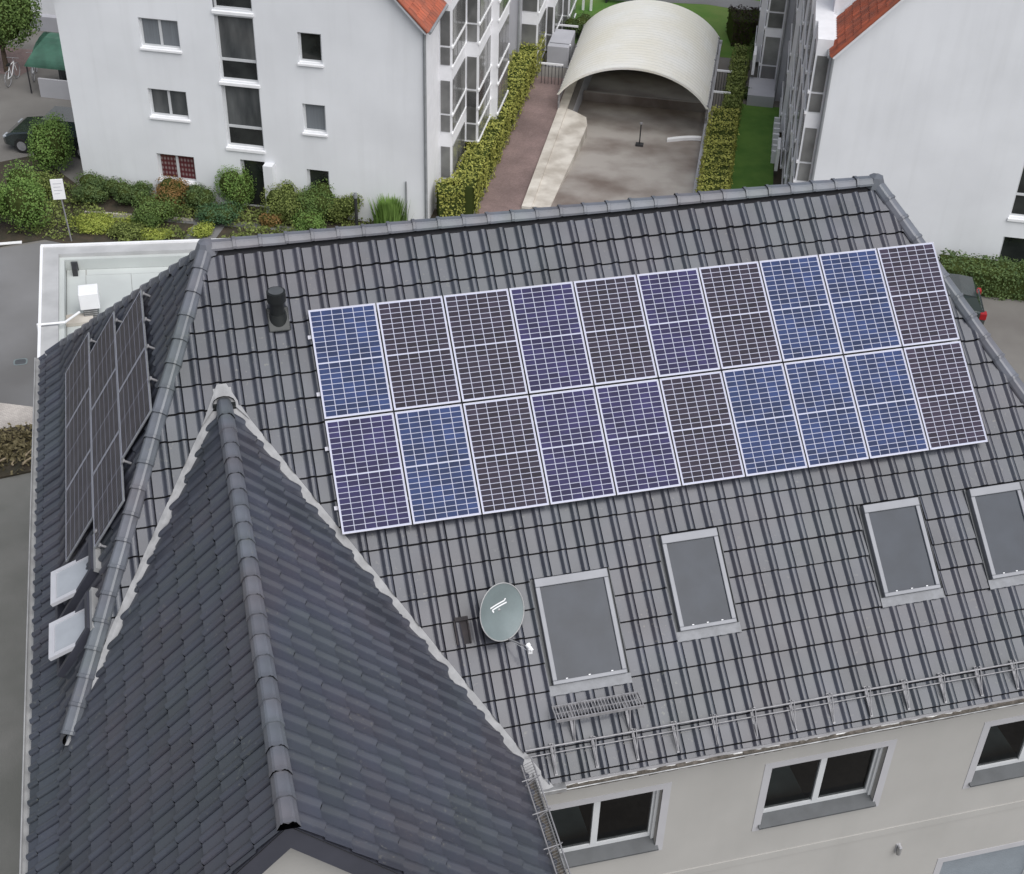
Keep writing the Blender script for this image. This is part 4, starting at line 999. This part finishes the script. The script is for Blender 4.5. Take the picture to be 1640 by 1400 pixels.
bays(nb1, 1, [(2.44, 4.9, 14.21, -4.85), (4.9, 7.4, 14.72, -3.55), (7.4, 9.8, 15.02, -4.2)], 13.72)
# second block of the row
m = MB(); m.box(8, 14.6, 14.6, 22, G, 6, NB); m.build('rear_block', 'wall_g', nb1)
bays(nb1, 1, [(15.6, 18.0, 15.35, -4.8), (18.0, 20.6, 15.75, -4.8), (20.6, 23.0, 16.1, -4.8)], 14.55, z_top=4.0)
m = MB(); m.tube(L3(14.65, 14.52, G), L3(14.65, 14.52, 4), .05, 8); m.build('downpipe', 'pipe', nb1)
# red roof of the left block
def red_roof(parent, a_e, z_e, sgn, b0, b1, amax, slope_t):
    """pan-tiled slope: eaves line at a_e, rising towards sgn*a"""
    th = math.atan(slope_t); c_, s_ = math.cos(th), math.sin(th); L = amax / c_
    base = L3(a_e, 0, z_e); dirn = A * sgn * c_ + V(0, 0, s_); n = A * (-sgn) * s_ + V(0, 0, c_)
    rows_ = MB(); nrow = int(L / .34); ncol = int((b1 - b0) / .22)
    for i in range(nrow):
        for j in range(ncol):
            tn = random.random(); q0 = base + dirn * (i * .34) + B * (b0 + j * .22); e = .03
            for (x0, z0), (x1, z1) in (((0, .0), (.06, .035)), ((.06, .035), (.12, .035)), ((.12, .035), (.17, .0)), ((.17, .0), (.22, .0))):
                p_ = [q0 + B * x0 + n * (z0 + e), q0 + B * x1 + n * (z1 + e), q0 + B * x1 + dirn * .34 + n * z1, q0 + B * x0 + dirn * .34 + n * z0]
                rows_.poly(p_, True, tn); rows_.poly([q0 + B * x0 + n * (z0 + e), q0 + B * x0 + n * (z0), q0 + B * x1 + n * (z1), q0 + B * x1 + n * (z1 + e)], False, tn)
    rf = rows_.build('roof', 'redtile', parent)
    m = MB(); m.prism([base + B * b0 - n * .02, base + B * b0 + dirn * L - n * .02, base + B * b1 + dirn * L - n * .02, base + B * b1 - n * .02], -n * .14); m.build('roof_deck', 'wall_w', rf)
    m = MB(); bb = b0 - .02
    m.tube(base + B * b0 - n * .02, base + B * b0 + dirn * L - n * .02, .07, 8); m.build('verge', 'redtile', rf)
    m = MB(); m.tube(base + B * b0 - A * sgn * .05 - V(0, 0, .03), base + B * b1 - A * sgn * .05 - V(0, 0, .03), .06, 8); m.build('roof_gutter', 'pipe', rf)
red_roof(nb1, 13.98, 2.86, -1, -.30, 14.5, 7.0, 1.04)
red_roof(nb1, -.06, 2.86, 1, -.30, 14.5, 7.0, 1.04)

# ------------------------------------------------------------------ neighbour on the right
nb2 = thing('apartment_block', 'white apartment block on the right whose red-tiled roof corner meets the top edge', 'building', L3(33, 4, G))
fb2 = 1.26
stair2 = [(34.68, 36.1, -3.38 + 1.75 + 2.6, -3.38 + 1.75 + 4.95), (34.68, 36.1, -2.52, -.02), (34.68, 36.1, -4.48, -3.3)]
wall(nb2, Basis(P0 + B * fb2, A, B, (0, 0, 1)), 27.72, 42, G - .1, 2.9, stair2[1:], .2, 'wall_n', name='wall', extra=[[L3(27.72, fb2, 2.9), L3(42, fb2, 2.9), L3(34.9, fb2, 11.2)]])
for s2 in stair2[1:]:
    window(nb2, Basis(L3(s2[0], fb2, s2[2]), A, B, (0, 0, 1)), s2[1] - s2[0], s2[3] - s2[2], n=1, recess=.15, glasses=['glass'], fr=.07, transom=.85 if s2[3] - s2[2] > 2 else None, sill_m='white', sill_out=.07, sill_h=.09)
m = MB(); m.tube(L3(27.66, fb2 - .05, G), L3(27.66, fb2 - .05, 2.7), .06, 8); m.build('downpipe', 'pipe', nb2)
m = MB(); m.box(27.6, 34, 1.9, 16, G, 3.1, NB); m.box(27.6, 34, 4.2, 16, 3.1, 7.5, NB); m.build('side_wall', 'wall_w', nb2)
bays(nb2, -1, [(1.5, 3.2, 27.08, -4.75), (3.2, 5.6, 26.98, -4.8), (5.6, 8.0, 26.9, -4.8), (8.0, 11.5, 26.8, -4.8), (11.5, 15.0, 26.62, -4.8)], 27.62, z_top=3.2)
m = MB(); m.box(26.3, 34, 15.0, 24, G, 4.5, NB); m.build('rear_block', 'wall_g', nb2)
bays(nb2, -1, [(16.3, 18.6, 25.5, -4.6), (18.6, 21.0, 25.2, -4.6)], 26.28, z_top=4.5)
m = MB(); m.tube(L3(26.3, 14.95, G), L3(26.3, 14.95, 4.5), .05, 8); m.build('downpipe', 'pipe', nb2)
m = MB(); m.box(25.1, 26.28, 14.2, 16.25, G, G + .5, NB); m.build('terrace_wall', 'wall_g', nb2)
for aa, bb, zz in ((26.55, 7.0, -4.4), (25.2, 16.1, -4.2)):
    m = MB(); m.box(aa - .06, aa + .06, bb - .1, bb + 1.0, zz, zz + .95, NB); m.build('balcony_screen', 'white', nb2)
red_roof(nb2, 27.55, 2.86, 1, .93, 4.1, 7.3, 1.16)

# ------------------------------------------------------------------ vegetation
def foliage(name, label, cat, c, r, n, leaf, matn, group=None, shape='blob', trunk=None, ls=.085, core=True, lean=None):
    """c base centre (x,y,z); r (rx,ry,h). Leaves scattered through an uneven crown."""
    n = int(n * 1.9); ls *= .78; r = (r[0] * 1.12, r[1] * 1.12, r[2] * 1.08)
    c = Vector(c); t = thing(name, label, cat, c, group)
    rx_, ry_, h = r; lobes = []
    for k in range(9):
        th = random.uniform(0, 2 * math.pi); q = random.uniform(.25, .62)
        lobes.append((V(math.cos(th) * rx_ * q, math.sin(th) * ry_ * q, h * random.uniform(.35, .72)), random.uniform(.38, .6)))
    m = MB(); ch_ = c + (V(0, 0, trunk) if trunk else V(0, 0, 0)); hh = h
    cone = shape == 'cone'
    for k in range(n):
        lc, lr = random.choice(lobes)
        d = V(random.gauss(0, 1), random.gauss(0, 1), random.gauss(0, 1)).normalized(); rad = random.uniform(.72, 1.05)
        p = lc + V(d.x * rx_ * lr, d.y * ry_ * lr, d.z * h * lr * .75) * rad
        if cone: f_ = max(.15, 1 - .75 * p.z / h); p = V(p.x * f_ * 1.4, p.y * f_ * 1.4, p.z * 1.15)
        if p.z < .02: p.z = random.uniform(.02, .2)
        nz_ = (d + V(random.gauss(0, .5), random.gauss(0, .5), random.gauss(0, .5) + .3)).normalized()
        s = ls * random.uniform(.6, 1.35); x = nz_.orthogonal().normalized(); x = (Matrix.Rotation(random.uniform(0, 6.28), 3, nz_) @ x); y = nz_.cross(x)
        q0 = ch_ + p; tone = min(1, max(0, random.gauss(.5, .22) + .12 * math.sin(p.x * 5 + p.y * 7 + p.z * 6)))
        m.poly([q0 - x * s * .5, q0 + y * s * .32, q0 + x * s * .6, q0 - y * s * .32], False, tone)
    m.build('leaves', leaf, t, kind='stuff')
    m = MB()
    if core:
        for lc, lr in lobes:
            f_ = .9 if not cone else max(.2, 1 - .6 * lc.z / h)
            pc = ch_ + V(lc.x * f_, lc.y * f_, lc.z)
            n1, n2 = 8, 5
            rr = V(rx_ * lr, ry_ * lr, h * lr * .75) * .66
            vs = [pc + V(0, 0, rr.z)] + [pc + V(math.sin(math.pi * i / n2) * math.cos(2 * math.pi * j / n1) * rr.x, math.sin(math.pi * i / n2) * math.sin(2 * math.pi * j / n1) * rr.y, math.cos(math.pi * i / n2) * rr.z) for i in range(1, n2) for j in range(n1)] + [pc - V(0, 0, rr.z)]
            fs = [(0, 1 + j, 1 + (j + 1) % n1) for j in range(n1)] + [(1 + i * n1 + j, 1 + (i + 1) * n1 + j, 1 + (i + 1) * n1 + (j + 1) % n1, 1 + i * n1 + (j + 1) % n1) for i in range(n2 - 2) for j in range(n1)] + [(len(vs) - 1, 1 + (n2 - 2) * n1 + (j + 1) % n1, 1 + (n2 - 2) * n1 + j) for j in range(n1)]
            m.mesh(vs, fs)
        m.build('dark_core', 'core', t)
    m = MB()
    if trunk:
        m.tube(c, c + V(0, 0, trunk + h * .5), .13, 8, r1=.05)
        for k in range(5):
            th = k * 1.3; m.tube(c + V(0, 0, trunk), c + V(math.cos(th) * rx_ * .6, math.sin(th) * ry_ * .6, trunk + h * .55), .05, 6, r1=.02)
        m.build('trunk', 'bark', t)
    else:
        for k in range(5):
            th = k * 1.25; m.tube(c, c + V(math.cos(th) * rx_ * .5, math.sin(th) * ry_ * .5, h * .5), .02, 5, r1=.01)
        m.build('stems', 'bark', t)
    return t
def hedge(name, label, pts, w, h, leaf, dens=230, ls=.09, wavy=.07):
    """clipped hedge along a polyline in (a,b)"""
    c = L3(pts[0][0], pts[0][1], G); t = thing(name, label, 'hedge', c); m = MB(); core = MB()
    for (a0, b0), (a1, b1) in zip(pts, pts[1:]):
        p0, p1 = L3(a0, b0, G), L3(a1, b1, G); d = p1 - p0; L = d.length; d.normalize(); s_ = V(-d.y, d.x, 0)
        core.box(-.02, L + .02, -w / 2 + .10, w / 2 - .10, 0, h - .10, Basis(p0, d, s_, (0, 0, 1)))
        area = L * (w + 2 * h); n = int(area * dens)
        for k in range(n):
            u = random.uniform(-.05, L + .05); q = random.uniform(0, w + 2 * h)
            bump = wavy * (math.sin(u * 4.1) + math.sin(u * 9.7 + q * 3)) * .5 + random.gauss(0, .035)
            if q < h: o, z, nn = -w / 2 - bump, q, -s_
            elif q < h + w: o, z, nn = -w / 2 + (q - h), h + bump, V(0, 0, 1)
            else: o, z, nn = w / 2 + bump, q - h - w, s_
            nn = (nn + V(random.gauss(0, .45), random.gauss(0, .45), random.gauss(0, .45))).normalized()
            s = ls * random.uniform(.6, 1.3); x = nn.orthogonal().normalized(); x = Matrix.Rotation(random.uniform(0, 6.28), 3, nn) @ x; y = nn.cross(x); q0 = p0 + d * u + s_ * o + V(0, 0, max(.02, z))
            m.poly([q0 - x * s * .5, q0 + y * s * .35, q0 + x * s * .6, q0 - y * s * .35], False, min(1, max(0, random.gauss(.5, .2) + .15 * math.sin(u * 3.3 + q * 2))))
    m.build('leaves', leaf, t, kind='stuff'); core.build('dark_core', 'core', t); return t
hedge('hedge', 'long yellow-green clipped hedge along the left block beside the red path', [(14.0, 1.0), (14.85, 1.3), (14.95, 17.0)], 1.0, 1.35, 'leaf_h')
hedge('hedge', 'clipped yellow-green hedge between the ramp and the green lawn', [(24.2, 3.0), (24.2, 11.6)], 1.15, .95, 'leaf_h')
hedge('hedge', 'narrow darker green hedge behind the yellow one right of the ramp', [(24.45, 11.7), (24.6, 18.6)], .7, 1.0, 'leaf_m')
hedge('hedge', 'dark purple-brown block hedge behind the barrel canopy', [(23.9, 21.9), (26.0, 22.3)], 1.9, 1.3, 'leaf_p')
P_ = lambda x, y, dz=0: (x, y, G + dz)
hedge('hedge', 'green hedge at the foot of the right-hand block above the red-lit car', [(32.6, .2), (40.0, .2)], 1.3, 1.0, 'leaf_d')
foliage('shrub', 'big bright green shrub at the left picture edge, left of the sign', 'shrub', P_(-6.25, 29.4), (1.2, 1.0, 2.1), 5200, 'leaf_l', '', ls=.10)
foliage('shrub', 'green shrub hiding the dark car by the left block corner', 'shrub', P_(-4.85, 33.9), (.95, .9, 2.2), 3600, 'leaf_l', '', ls=.10)
foliage('shrub', 'low dark shrub between the two bright shrubs on the left', 'shrub', P_(-5.5, 32.0), (1.1, .8, 1.0), 2200, 'leaf_m', '')
foliage('shrub', 'dark green low shrub right behind the sign post', 'shrub', P_(-3.2, 31.1), (.95, .7, .95), 2300, 'leaf_d', '')
foliage('shrub', 'dark green low shrub left of the orange-topped shrub', 'shrub', P_(-1.9, 30.6), (.75, .6, .85), 1800, 'leaf_d', '')
foliage('shrub', 'orange-brown topped shrub under the checked-curtain window', 'shrub', P_(-.55, 30.2), (.85, .7, 1.0), 2300, 'leaf_o', '')
foliage('shrub', 'round green shrub in front of the orange-topped one', 'shrub', P_(-1.2, 28.8), (.85, .7, .95), 2600, 'leaf_g', '')
foliage('shrub', 'tall rounded green shrub in front of the entrance door', 'shrub', P_(1.95, 29.5), (.85, .75, 1.75), 3600, 'leaf_l', '', ls=.08)
foliage('shrub', 'blue-green ball shrub left of the tall entrance shrub', 'shrub', P_(1.05, 28.35), (.75, .65, .85), 2300, 'leaf_b', '')
foliage('shrub', 'dark shrub between the orange and the tall entrance shrub', 'shrub', P_(.55, 29.6), (.65, .6, .9), 1700, 'leaf_d', '')
foliage('ground_cover', 'yellow-green flowering ground cover beside the sign post', 'ground cover', P_(-3.2, 28.9), (1.3, .7, .45), 2400, 'leaf_y', '', core=False)
foliage('ground_cover', 'dark green cushion plant left of the small yellow one', 'ground cover', P_(-2.2, 28.0), (.7, .45, .5), 1100, 'leaf_m', '')
foliage('ground_cover', 'yellow-green cushion plant behind the flat roof parapet', 'ground cover', P_(-1.2, 27.6), (.6, .4, .42), 1000, 'leaf_y', '', core=False)
foliage('ground_cover', 'small yellow-green plant under the blue-green ball shrub', 'ground cover', P_(.45, 27.6), (.5, .4, .42), 1000, 'leaf_y', '', core=False)
foliage('shrub', 'loose green shrub right of the entrance pier', 'shrub', P_(3.75, 28.2), (.9, .75, 1.35), 2600, 'leaf_m', '')
foliage('shrub', 'broad mid-green shrub under the lower right window', 'shrub', P_(4.8, 28.1), (.95, .8, 1.4), 2800, 'leaf_g', '')
foliage('shrub', 'straggly shrub beside the dark garden post', 'shrub', P_(5.8, 27.7), (.8, .7, 1.1), 1800, 'leaf_m', '')
foliage('shrub', 'small bright shrub low in front of the broad green one', 'shrub', P_(4.3, 27.2), (.6, .5, .7), 1300, 'leaf_l', '')
foliage('shrub', 'reddish low shrub between entrance pier and green shrubs', 'shrub', P_(3.0, 27.9), (.5, .4, .5), 900, 'leaf_o', '')
foliage('tree', 'leafy green tree at the top left corner beside the shelter', 'tree', (-7.0, 44.5, G), (1.7, 1.5, 2.9), 6500, 'leaf_g', '', trunk=1.0, ls=.14)
foliage('shrub', 'dark green bush beyond the left hedge near the far white block', 'shrub', L3(16.6, 20.5), (.8, .8, 1.0), 1500, 'leaf_d', '')
foliage('shrub', 'dark bush between the far lawn and the right rear block', 'shrub', L3(25.6, 20.0), (.6, 1.1, .9), 1500, 'leaf_d', '')
foliage('shrub', 'small dark plant at the corner of the right terrace wall', 'shrub', L3(25.1, 14.9), (.25, .25, .5), 400, 'leaf_d', '')
# low mixed planting that covers the rest of the bed
m = MB()
for k in range(15000):
    a_ = random.uniform(-1.2, 13.2); b_ = random.uniform(-3.9, -.05)
    if math.sin(a_ * 1.7 + 1) + math.sin(b_ * 2.3 + a_ * .6) < -.75 or (2.3 < a_ < 7 and abs(b_ + 1.9 + .0 * a_) < .13): continue
    hh = .12 + .16 * (1 + math.sin(a_ * 2.9) * math.sin(b_ * 3.7)); q0 = L3(a_, b_, G + random.uniform(.02, hh))
    nn = V(random.gauss(0, .8), random.gauss(0, .8), 1).normalized(); sz = random.uniform(.03, .075); xx = nn.orthogonal().normalized(); xx = Matrix.Rotation(random.uniform(0, 6.28), 3, nn) @ xx; yy = nn.cross(xx)
    m.poly([q0 - xx * sz, q0 + yy * sz * .6, q0 + xx * sz, q0 - yy * sz * .6], False, min(1, max(0, random.gauss(.4, .22) + .2 * math.sin(a_ * 3.1 + b_ * 2))))
tag(m.build('low_planting', 'leaf_m', base=L3(6, -2, G), kind='stuff'), 'low mixed green ground planting covering the bed before the left block', 'ground cover')
# ornamental grass
t = thing('ornamental_grass', 'upright tuft of bright ornamental grass in front of the left block', 'ornamental grass', L3(12.5, -.55))
GC = L3(12.5, -.55)
m = MB()
for k in range(1500):
    th = random.uniform(0, 6.28); r0 = abs(random.gauss(0, .22)); hh = random.uniform(.7, 1.4); ln = random.uniform(.05, .35); p0 = V(GC.x + math.cos(th) * r0, GC.y + math.sin(th) * r0, G); p1 = p0 + V(math.cos(th) * ln * .4, math.sin(th) * ln * .4, hh * .6); p2 = p0 + V(math.cos(th) * ln, math.sin(th) * ln, hh); s = V(-math.sin(th), math.cos(th), 0) * .03
    m.poly([p0 - s, p0 + s, p1 + s, p1 - s], False, random.uniform(.2, .6)); m.poly([p1 - s, p1 + s, p2], False, random.uniform(.5, 1))
m.build('blades', 'leaf_l', t, kind='stuff')
# white garden fence pickets by the right lawn
for k in range(7):
    m = MB(); b_ = 8.6 + k * .55; m.box(26.35, 26.6, b_, b_ + .12, G, G + .55, NB)
    tag(m.build('border_marker', 'wall_w', base=L3(26.4, b_, G)), ['nearest', 'second nearest', 'third nearest', 'middle', 'third farthest', 'second farthest', 'farthest'][k] + ' small white marker of the row beside the green lawn', 'marker', 'white markers beside the lawn')
# rubble bed at the left edge
t = thing('plant_bed', 'patch of dry weeds and pale stems at the left edge of the yard', 'plants', (-5.6, 15.4, G))
m = MB(); m.prism([(-7.6, 14.2, G + .02), (-5.4, 14.5, G + .02), (-3.4, 14.8, G + .02), (-3.4, 16.9, G + .02), (-5.4, 16.8, G + .02), (-7.6, 16.7, G + .02)], (0, 0, .06)); m.build('soil', 'soil', t)
m = MB()
for k in range(2600):
    x = random.uniform(-7.5, -3.5); y = random.gauss(15.75, .55); 
    if not 14.3 < y < 16.8: continue
    q0 = V(x, y, G + .08 + random.uniform(0, .14)); nn = V(random.gauss(0, 1), random.gauss(0, 1), 1.2).normalized(); s = random.uniform(.04, .11); xx = nn.orthogonal().normalized(); xx = Matrix.Rotation(random.uniform(0, 6.28), 3, nn) @ xx; yy = nn.cross(xx)
    m.poly([q0 - xx * s, q0 + yy * s * .5, q0 + xx * s, q0 - yy * s * .5], False, random.random())
m.build('leaves', 'leaf_w', t, kind='stuff')
for k in range(9):
    m = MB(); x, y = random.uniform(-6.9, -4.6), random.uniform(14.5, 16.3); d = V(random.uniform(-.5, .5), random.uniform(-.6, .4), random.uniform(.02, .12)); p = V(x, y, G + .15)
    m.tube(p, p + d * .6, .035, 6, r1=.028); m.tube(p + d * .6, p + d + V(.1, .1, .02), .028, 6, r1=.015); m.build('stem', 'deadwood', t)

# ------------------------------------------------------------------ small things on the ground
t = thing('sign', 'white rectangular notice board on a thin post in the planting bed', 'sign', (-4.25, 28.07, G))
m = MB(); m.tube((-4.25, 28.1, G), (-4.36, 28.1, -2.5), .028, 8); m.build('post', 'galv', t)
sb = Basis((-4.60, 28.05, -3.14), (.95, 0, -.03), (0, 1, 0), (.0, 0, 1))
m = MB(); m.box(0, .46, -.02, .01, 0, .80, sb); bd = m.build('board', 'white', t, bevel=.01)
m = MB()
for k in range(4): m.box(.08, .08 + (.3, .26, .3, .2)[k], -.024, -.021, .62 - k * .13, .635 - k * .13, sb)
m.build('faint_lines', 'alu', bd)
t = thing('garden_post', 'dark slender bollard lamp among shrubs in front of the left block', 'bollard lamp', (L3(11.25, -.7)))
GP_ = L3(11.25, -.7); P6 = lambda x, y, dz=0: (GP_.x, GP_.y, G + dz)
m = MB(); m.tube(P6(6.5, 27.6), P6(6.5, 27.6, 1.35), .06, 10); m.build('post', 'dark', t)
m = MB(); m.tube(P6(6.5, 27.6, 1.35), P6(6.5, 27.6, 1.5), .08, 10); m.tube(P6(6.5, 27.6, 1.5), P6(6.5, 27.6, 1.56), .05, 8); m.build('head', 'pipe', t)
# drain frame on the road
t = thing('manhole_cover', 'small grey inspection cover with pale rim on the left road', 'manhole cover', (-5.87, 20.4, G))
m = MB(); c = V(-5.87, 20.42, G + .012)
for k in range(24):
    a0, a1 = 2 * math.pi * k / 24, 2 * math.pi * (k + 1) / 24
    f_ = lambda a, r: c + V(math.copysign(abs(math.cos(a)) ** .5, math.cos(a)) * r, math.copysign(abs(math.sin(a)) ** .5, math.sin(a)) * r * .85, 0)
    m.poly([f_(a0, .22), f_(a0, .17), f_(a1, .17), f_(a1, .22)][::-1])
m.build('rim', 'dish', t); m = MB(); m.poly([c + V(math.copysign(abs(math.cos(a)) ** .5, math.cos(a)) * .17, math.copysign(abs(math.sin(a)) ** .5, math.sin(a)) * .145, -.003) for a in [2 * math.pi * k / 24 for k in range(24)]]); m.build('lid', 'sill', t)

# cars
def car(label, o, yaw, paint, tail_red=True, L=4.2, w=1.78, h=1.48):
    """o = ground centre, local x = forward"""
    fx = V(math.cos(yaw), math.sin(yaw), 0); fy = V(-math.sin(yaw), math.cos(yaw), 0); b = Basis(o, fx, fy, (0, 0, 1)); t = thing('parked_car', label, 'car', o)
    hl = L / 2; hw = w / 2
    side = [(-hl, .32), (-hl - .02, .62), (-hl + .06, .92), (-hl + .75, 1.0), (hl - 1.25, .94), (hl - .35, .80), (hl, .62), (hl - .02, .30), (hl - .4, .24), (-hl + .3, .24)]
    m = MB(); nn = len(side)
    secs = [(-hw, .90), (-hw * .96, 1.0), (hw * .96, 1.0), (hw, .90)]
    ys = [(-hw + .02, .93), (-hw * .86, 1.0), (hw * .86, 1.0), (hw - .02, .93)]
    for (ya, sa), (yb, sb_) in zip(ys, ys[1:]):
        for k in range(nn):
            (x0, z0), (x1, z1) = side[k], side[(k + 1) % nn]
            m.mesh([b.p(x0 * sa, ya, .6 + (z0 - .6) * sa), b.p(x1 * sa, ya, .6 + (z1 - .6) * sa), b.p(x1 * sb_, yb, .6 + (z1 - .6) * sb_), b.p(x0 * sb_, yb, .6 + (z0 - .6) * sb_)], [(0, 1, 2, 3)], True)
    for y_, s_ in (ys[0], ys[-1]): m.poly([b.p(x * s_, y_, .6 + (z - .6) * s_) for x, z in side])
    m.build('body', paint, t)
    cab = [(-hl + .12, .95), (-hl + .42, h - .06), (-hl + .9, h), (.35, h - .03), (.95, .97)]
    m = MB()
    for k in range(1, 3):
        (x0, z0), (x1, z1) = cab[k], cab[k + 1]; m.prism([b.p(x0, -hw * .74, z0), b.p(x1, -hw * .74, z1), b.p(x1, hw * .74, z1), b.p(x0, hw * .74, z0)], (0, 0, .03))
    m.build('roof', paint, t)
    def gp(name, pts): mm = MB(); mm.poly([b.p(*p) for p in pts]); mm.build(name, 'carglass', t)
    gp('rear_window', [(cab[0][0], -hw * .85, .95), (cab[0][0], hw * .85, .95), (cab[1][0], hw * .74, cab[1][1]), (cab[1][0], -hw * .74, cab[1][1])])
    gp('windscreen', [(cab[4][0], -hw * .87, .97), (cab[4][0], hw * .87, .97), (cab[3][0], hw * .74, cab[3][1]), (cab[3][0], -hw * .74, cab[3][1])])
    for s_ in (-1, 1): gp('side_window', [(cab[0][0], s_ * hw * .88, .95), (cab[4][0], s_ * hw * .88, .97), (cab[3][0], s_ * hw * .745, cab[3][1]), (cab[2][0], s_ * hw * .745, cab[2][1]), (cab[1][0], s_ * hw * .745, cab[1][1])])
    for x_ in (-hl + .78, hl - .82):
        for s_ in (-1, 1):
            m = MB(); m.tube(b.p(x_, s_ * (hw - .2), .32), b.p(x_, s_ * (hw + .01), .32), .32, 18); wh = m.build('wheel', 'tyre', t)
            m = MB(); m.tube(b.p(x_, s_ * (hw + .01), .32), b.p(x_, s_ * (hw + .02), .32), .2, 14); m.build('rim', 'galv', wh)
    for s_ in (-1, 1):
        m = MB(); y0, y1 = sorted((s_ * hw * .74, s_ * (hw - .01))); m.box(-hl - .02, -hl + .22, y0, y1, .66, .92, b); m.build('tail_light', 'red', t, bevel=.03)
        m = MB(); y0, y1 = sorted((s_ * hw * .55, s_ * hw * .95)); m.box(hl - .20, hl - .03, y0, y1, .58, .68, b); m.build('headlight', 'sashglass', t, bevel=.02)
    return t
car('dark parked car half hidden by a green shrub left of the left block', L3(-2.3, 3.3, G), PHI + math.pi, 'carblack')
car('dark hatchback with red tail light beside the right hip of the roof', V(24.15, 16.85, G), PHI + math.pi + RAD(2), 'carblack', L=4.0, h=1.45)
# shelter, bicycles, far building at the top left
t = thing('bike_shelter', 'small shelter with green ribbed curved roof and white wall, top left', 'shelter', L3(-3.9, 9.6, G))
m = MB(); na = 14
def sa(i, bb): th = RAD(-8 + 108 * i / na); return L3(-5.3 + 1.0 - math.cos(th) * 1.0 + (0 if i < na else 2.2), 0, 0)
RS = 1.25
for i in range(na):
    t0, t1 = math.pi * .5 * i / na, math.pi * .5 * (i + 1) / na
    for q in range(10):
        a0, a1 = -5.95 + q * .34, -5.95 + (q + 1) * .34; skew = .0
        o0 = .02 * (i % 2); o1 = .02 * ((i + 1) % 2)
        f_ = lambda th, a, o_: L3(a + .6 * math.sin(th) * (1 if a < -5.7 else 0), 7.9 + (1 - math.cos(th)) * 1.7, G + 1.25 + math.sin(th) * (.95 + o_))
        m.poly([f_(t0, a0, o0), f_(t0, a1, o0), f_(t1, a1, o1), f_(t1, a0, o1)])
m.build('roof', 'canopy_shed', t)
m = MB(); m.box(-5.3, -2.5, 7.7, 7.8, G, G + .85, NB); m.build('front_panel', 'trim', t)
m = MB(); m.box(-5.3, -2.5, 9.6, 9.7, G, G + 2.1, NB); m.build('rear_panel', 'glass_far', t)
for aa in (-5.85, -4.3, -2.7):
    m = MB(); m.tube(L3(aa, 7.95, G), L3(aa, 7.95, G + 1.25), .03, 6); m.build('post', 'dark', t)
def bike(label, o, yaw):
    fx = V(math.cos(yaw), math.sin(yaw), 0); b = Basis(o, fx, V(-fx.y, fx.x, 0), (0, 0, 1)); t = thing('bicycle', label, 'bicycle', o, 'bicycles by the shelter')
    for x_ in (-.5, .5):
        m = MB()
        for k in range(16): a0, a1 = 2 * math.pi * k / 16, 2 * math.pi * (k + 1) / 16; m.tube(b.p(x_ + .33 * math.cos(a0), 0, .35 + .33 * math.sin(a0)), b.p(x_ + .33 * math.cos(a1), 0, .35 + .33 * math.sin(a1)), .022, 5)
        m.build('wheel', 'galv', t)
    m = MB()
    for p, q in (((-.5, .35), (-.08, .32)), ((-.08, .32), (.36, .78)), ((-.08, .32), (-.2, .85)), ((-.2, .8), (.34, .82)), ((.34, .86), (.5, .35)), ((-.5, .35), (-.18, .75))): m.tube(b.p(p[0], 0, p[1]), b.p(q[0], 0, q[1]), .018, 5)
    m.build('frame', 'white', t)
    m = MB(); m.tube(b.p(.33, -.28, 1.0), b.p(.33, .28, 1.0), .015, 5); m.tube(b.p(.34, 0, .85), b.p(.33, 0, 1.0), .015, 5); m.build('handlebar', 'galv', t)
    m = MB(); m.box(-.33, -.08, -.06, .06, .86, .92, b); m.build('saddle', 'black', t)
bike('pale bicycle parked farthest left of the green-roofed shelter', L3(-7.15, 8.9, G), RAD(70))
bike('pale bicycle parked close beside the green-roofed shelter', L3(-6.5, 9.7, G), RAD(85))
t = thing('apartment_block', 'grey-white building far behind the tree at the top left corner', 'building', L3(-8, 17.5, G))
m = MB(); m.box(-16, .1, 16.6, 26, G, 6, NB); m.build('wall', 'wall_n', t)
for aa in (-13.5, -10.6, -8.9, -7.6, -4.0):
    for zz in (-3.6, -.9):
        window(t, Basis(L3(aa, 16.6, zz), A, B, (0, 0, 1)), .8, 1.3, n=1, recess=-.06, glass='glass_far', sill_out=.12)
m = MB(); m.box(-16, .1, 14.8, 15.2, G, G + .7, NB); m.build('garden_wall', 'wall_g', t)
# things on the far lawn
t = thing('garden_bench', 'dark garden bench on the far lawn at the top edge', 'bench', L3(17.9, 25.6, G))
m = MB(); m.box(17.3, 18.8, 25.3, 25.75, G + .42, G + .48, NB); m.build('seat', 'dark', t); m = MB(); m.box(17.3, 18.8, 25.75, 25.8, G + .48, G + .9, NB); m.build('backrest', 'dark', t)
for aa in (17.35, 18.65): m = MB(); m.box(aa, aa + .08, 25.3, 25.8, G, G + .42, NB); m.build('leg', 'dark', t)
t = thing('white_post', 'pair of short white posts on the far lawn', 'post', L3(16.4, 24.0, G))
for aa in (16.3, 16.7): m = MB(); m.box(aa, aa + .12, 24, 24.1, G, G + .9, NB); m.build('post', 'white', t)
for o in list(S.objects):
    if '_b' in o: del o['_b']
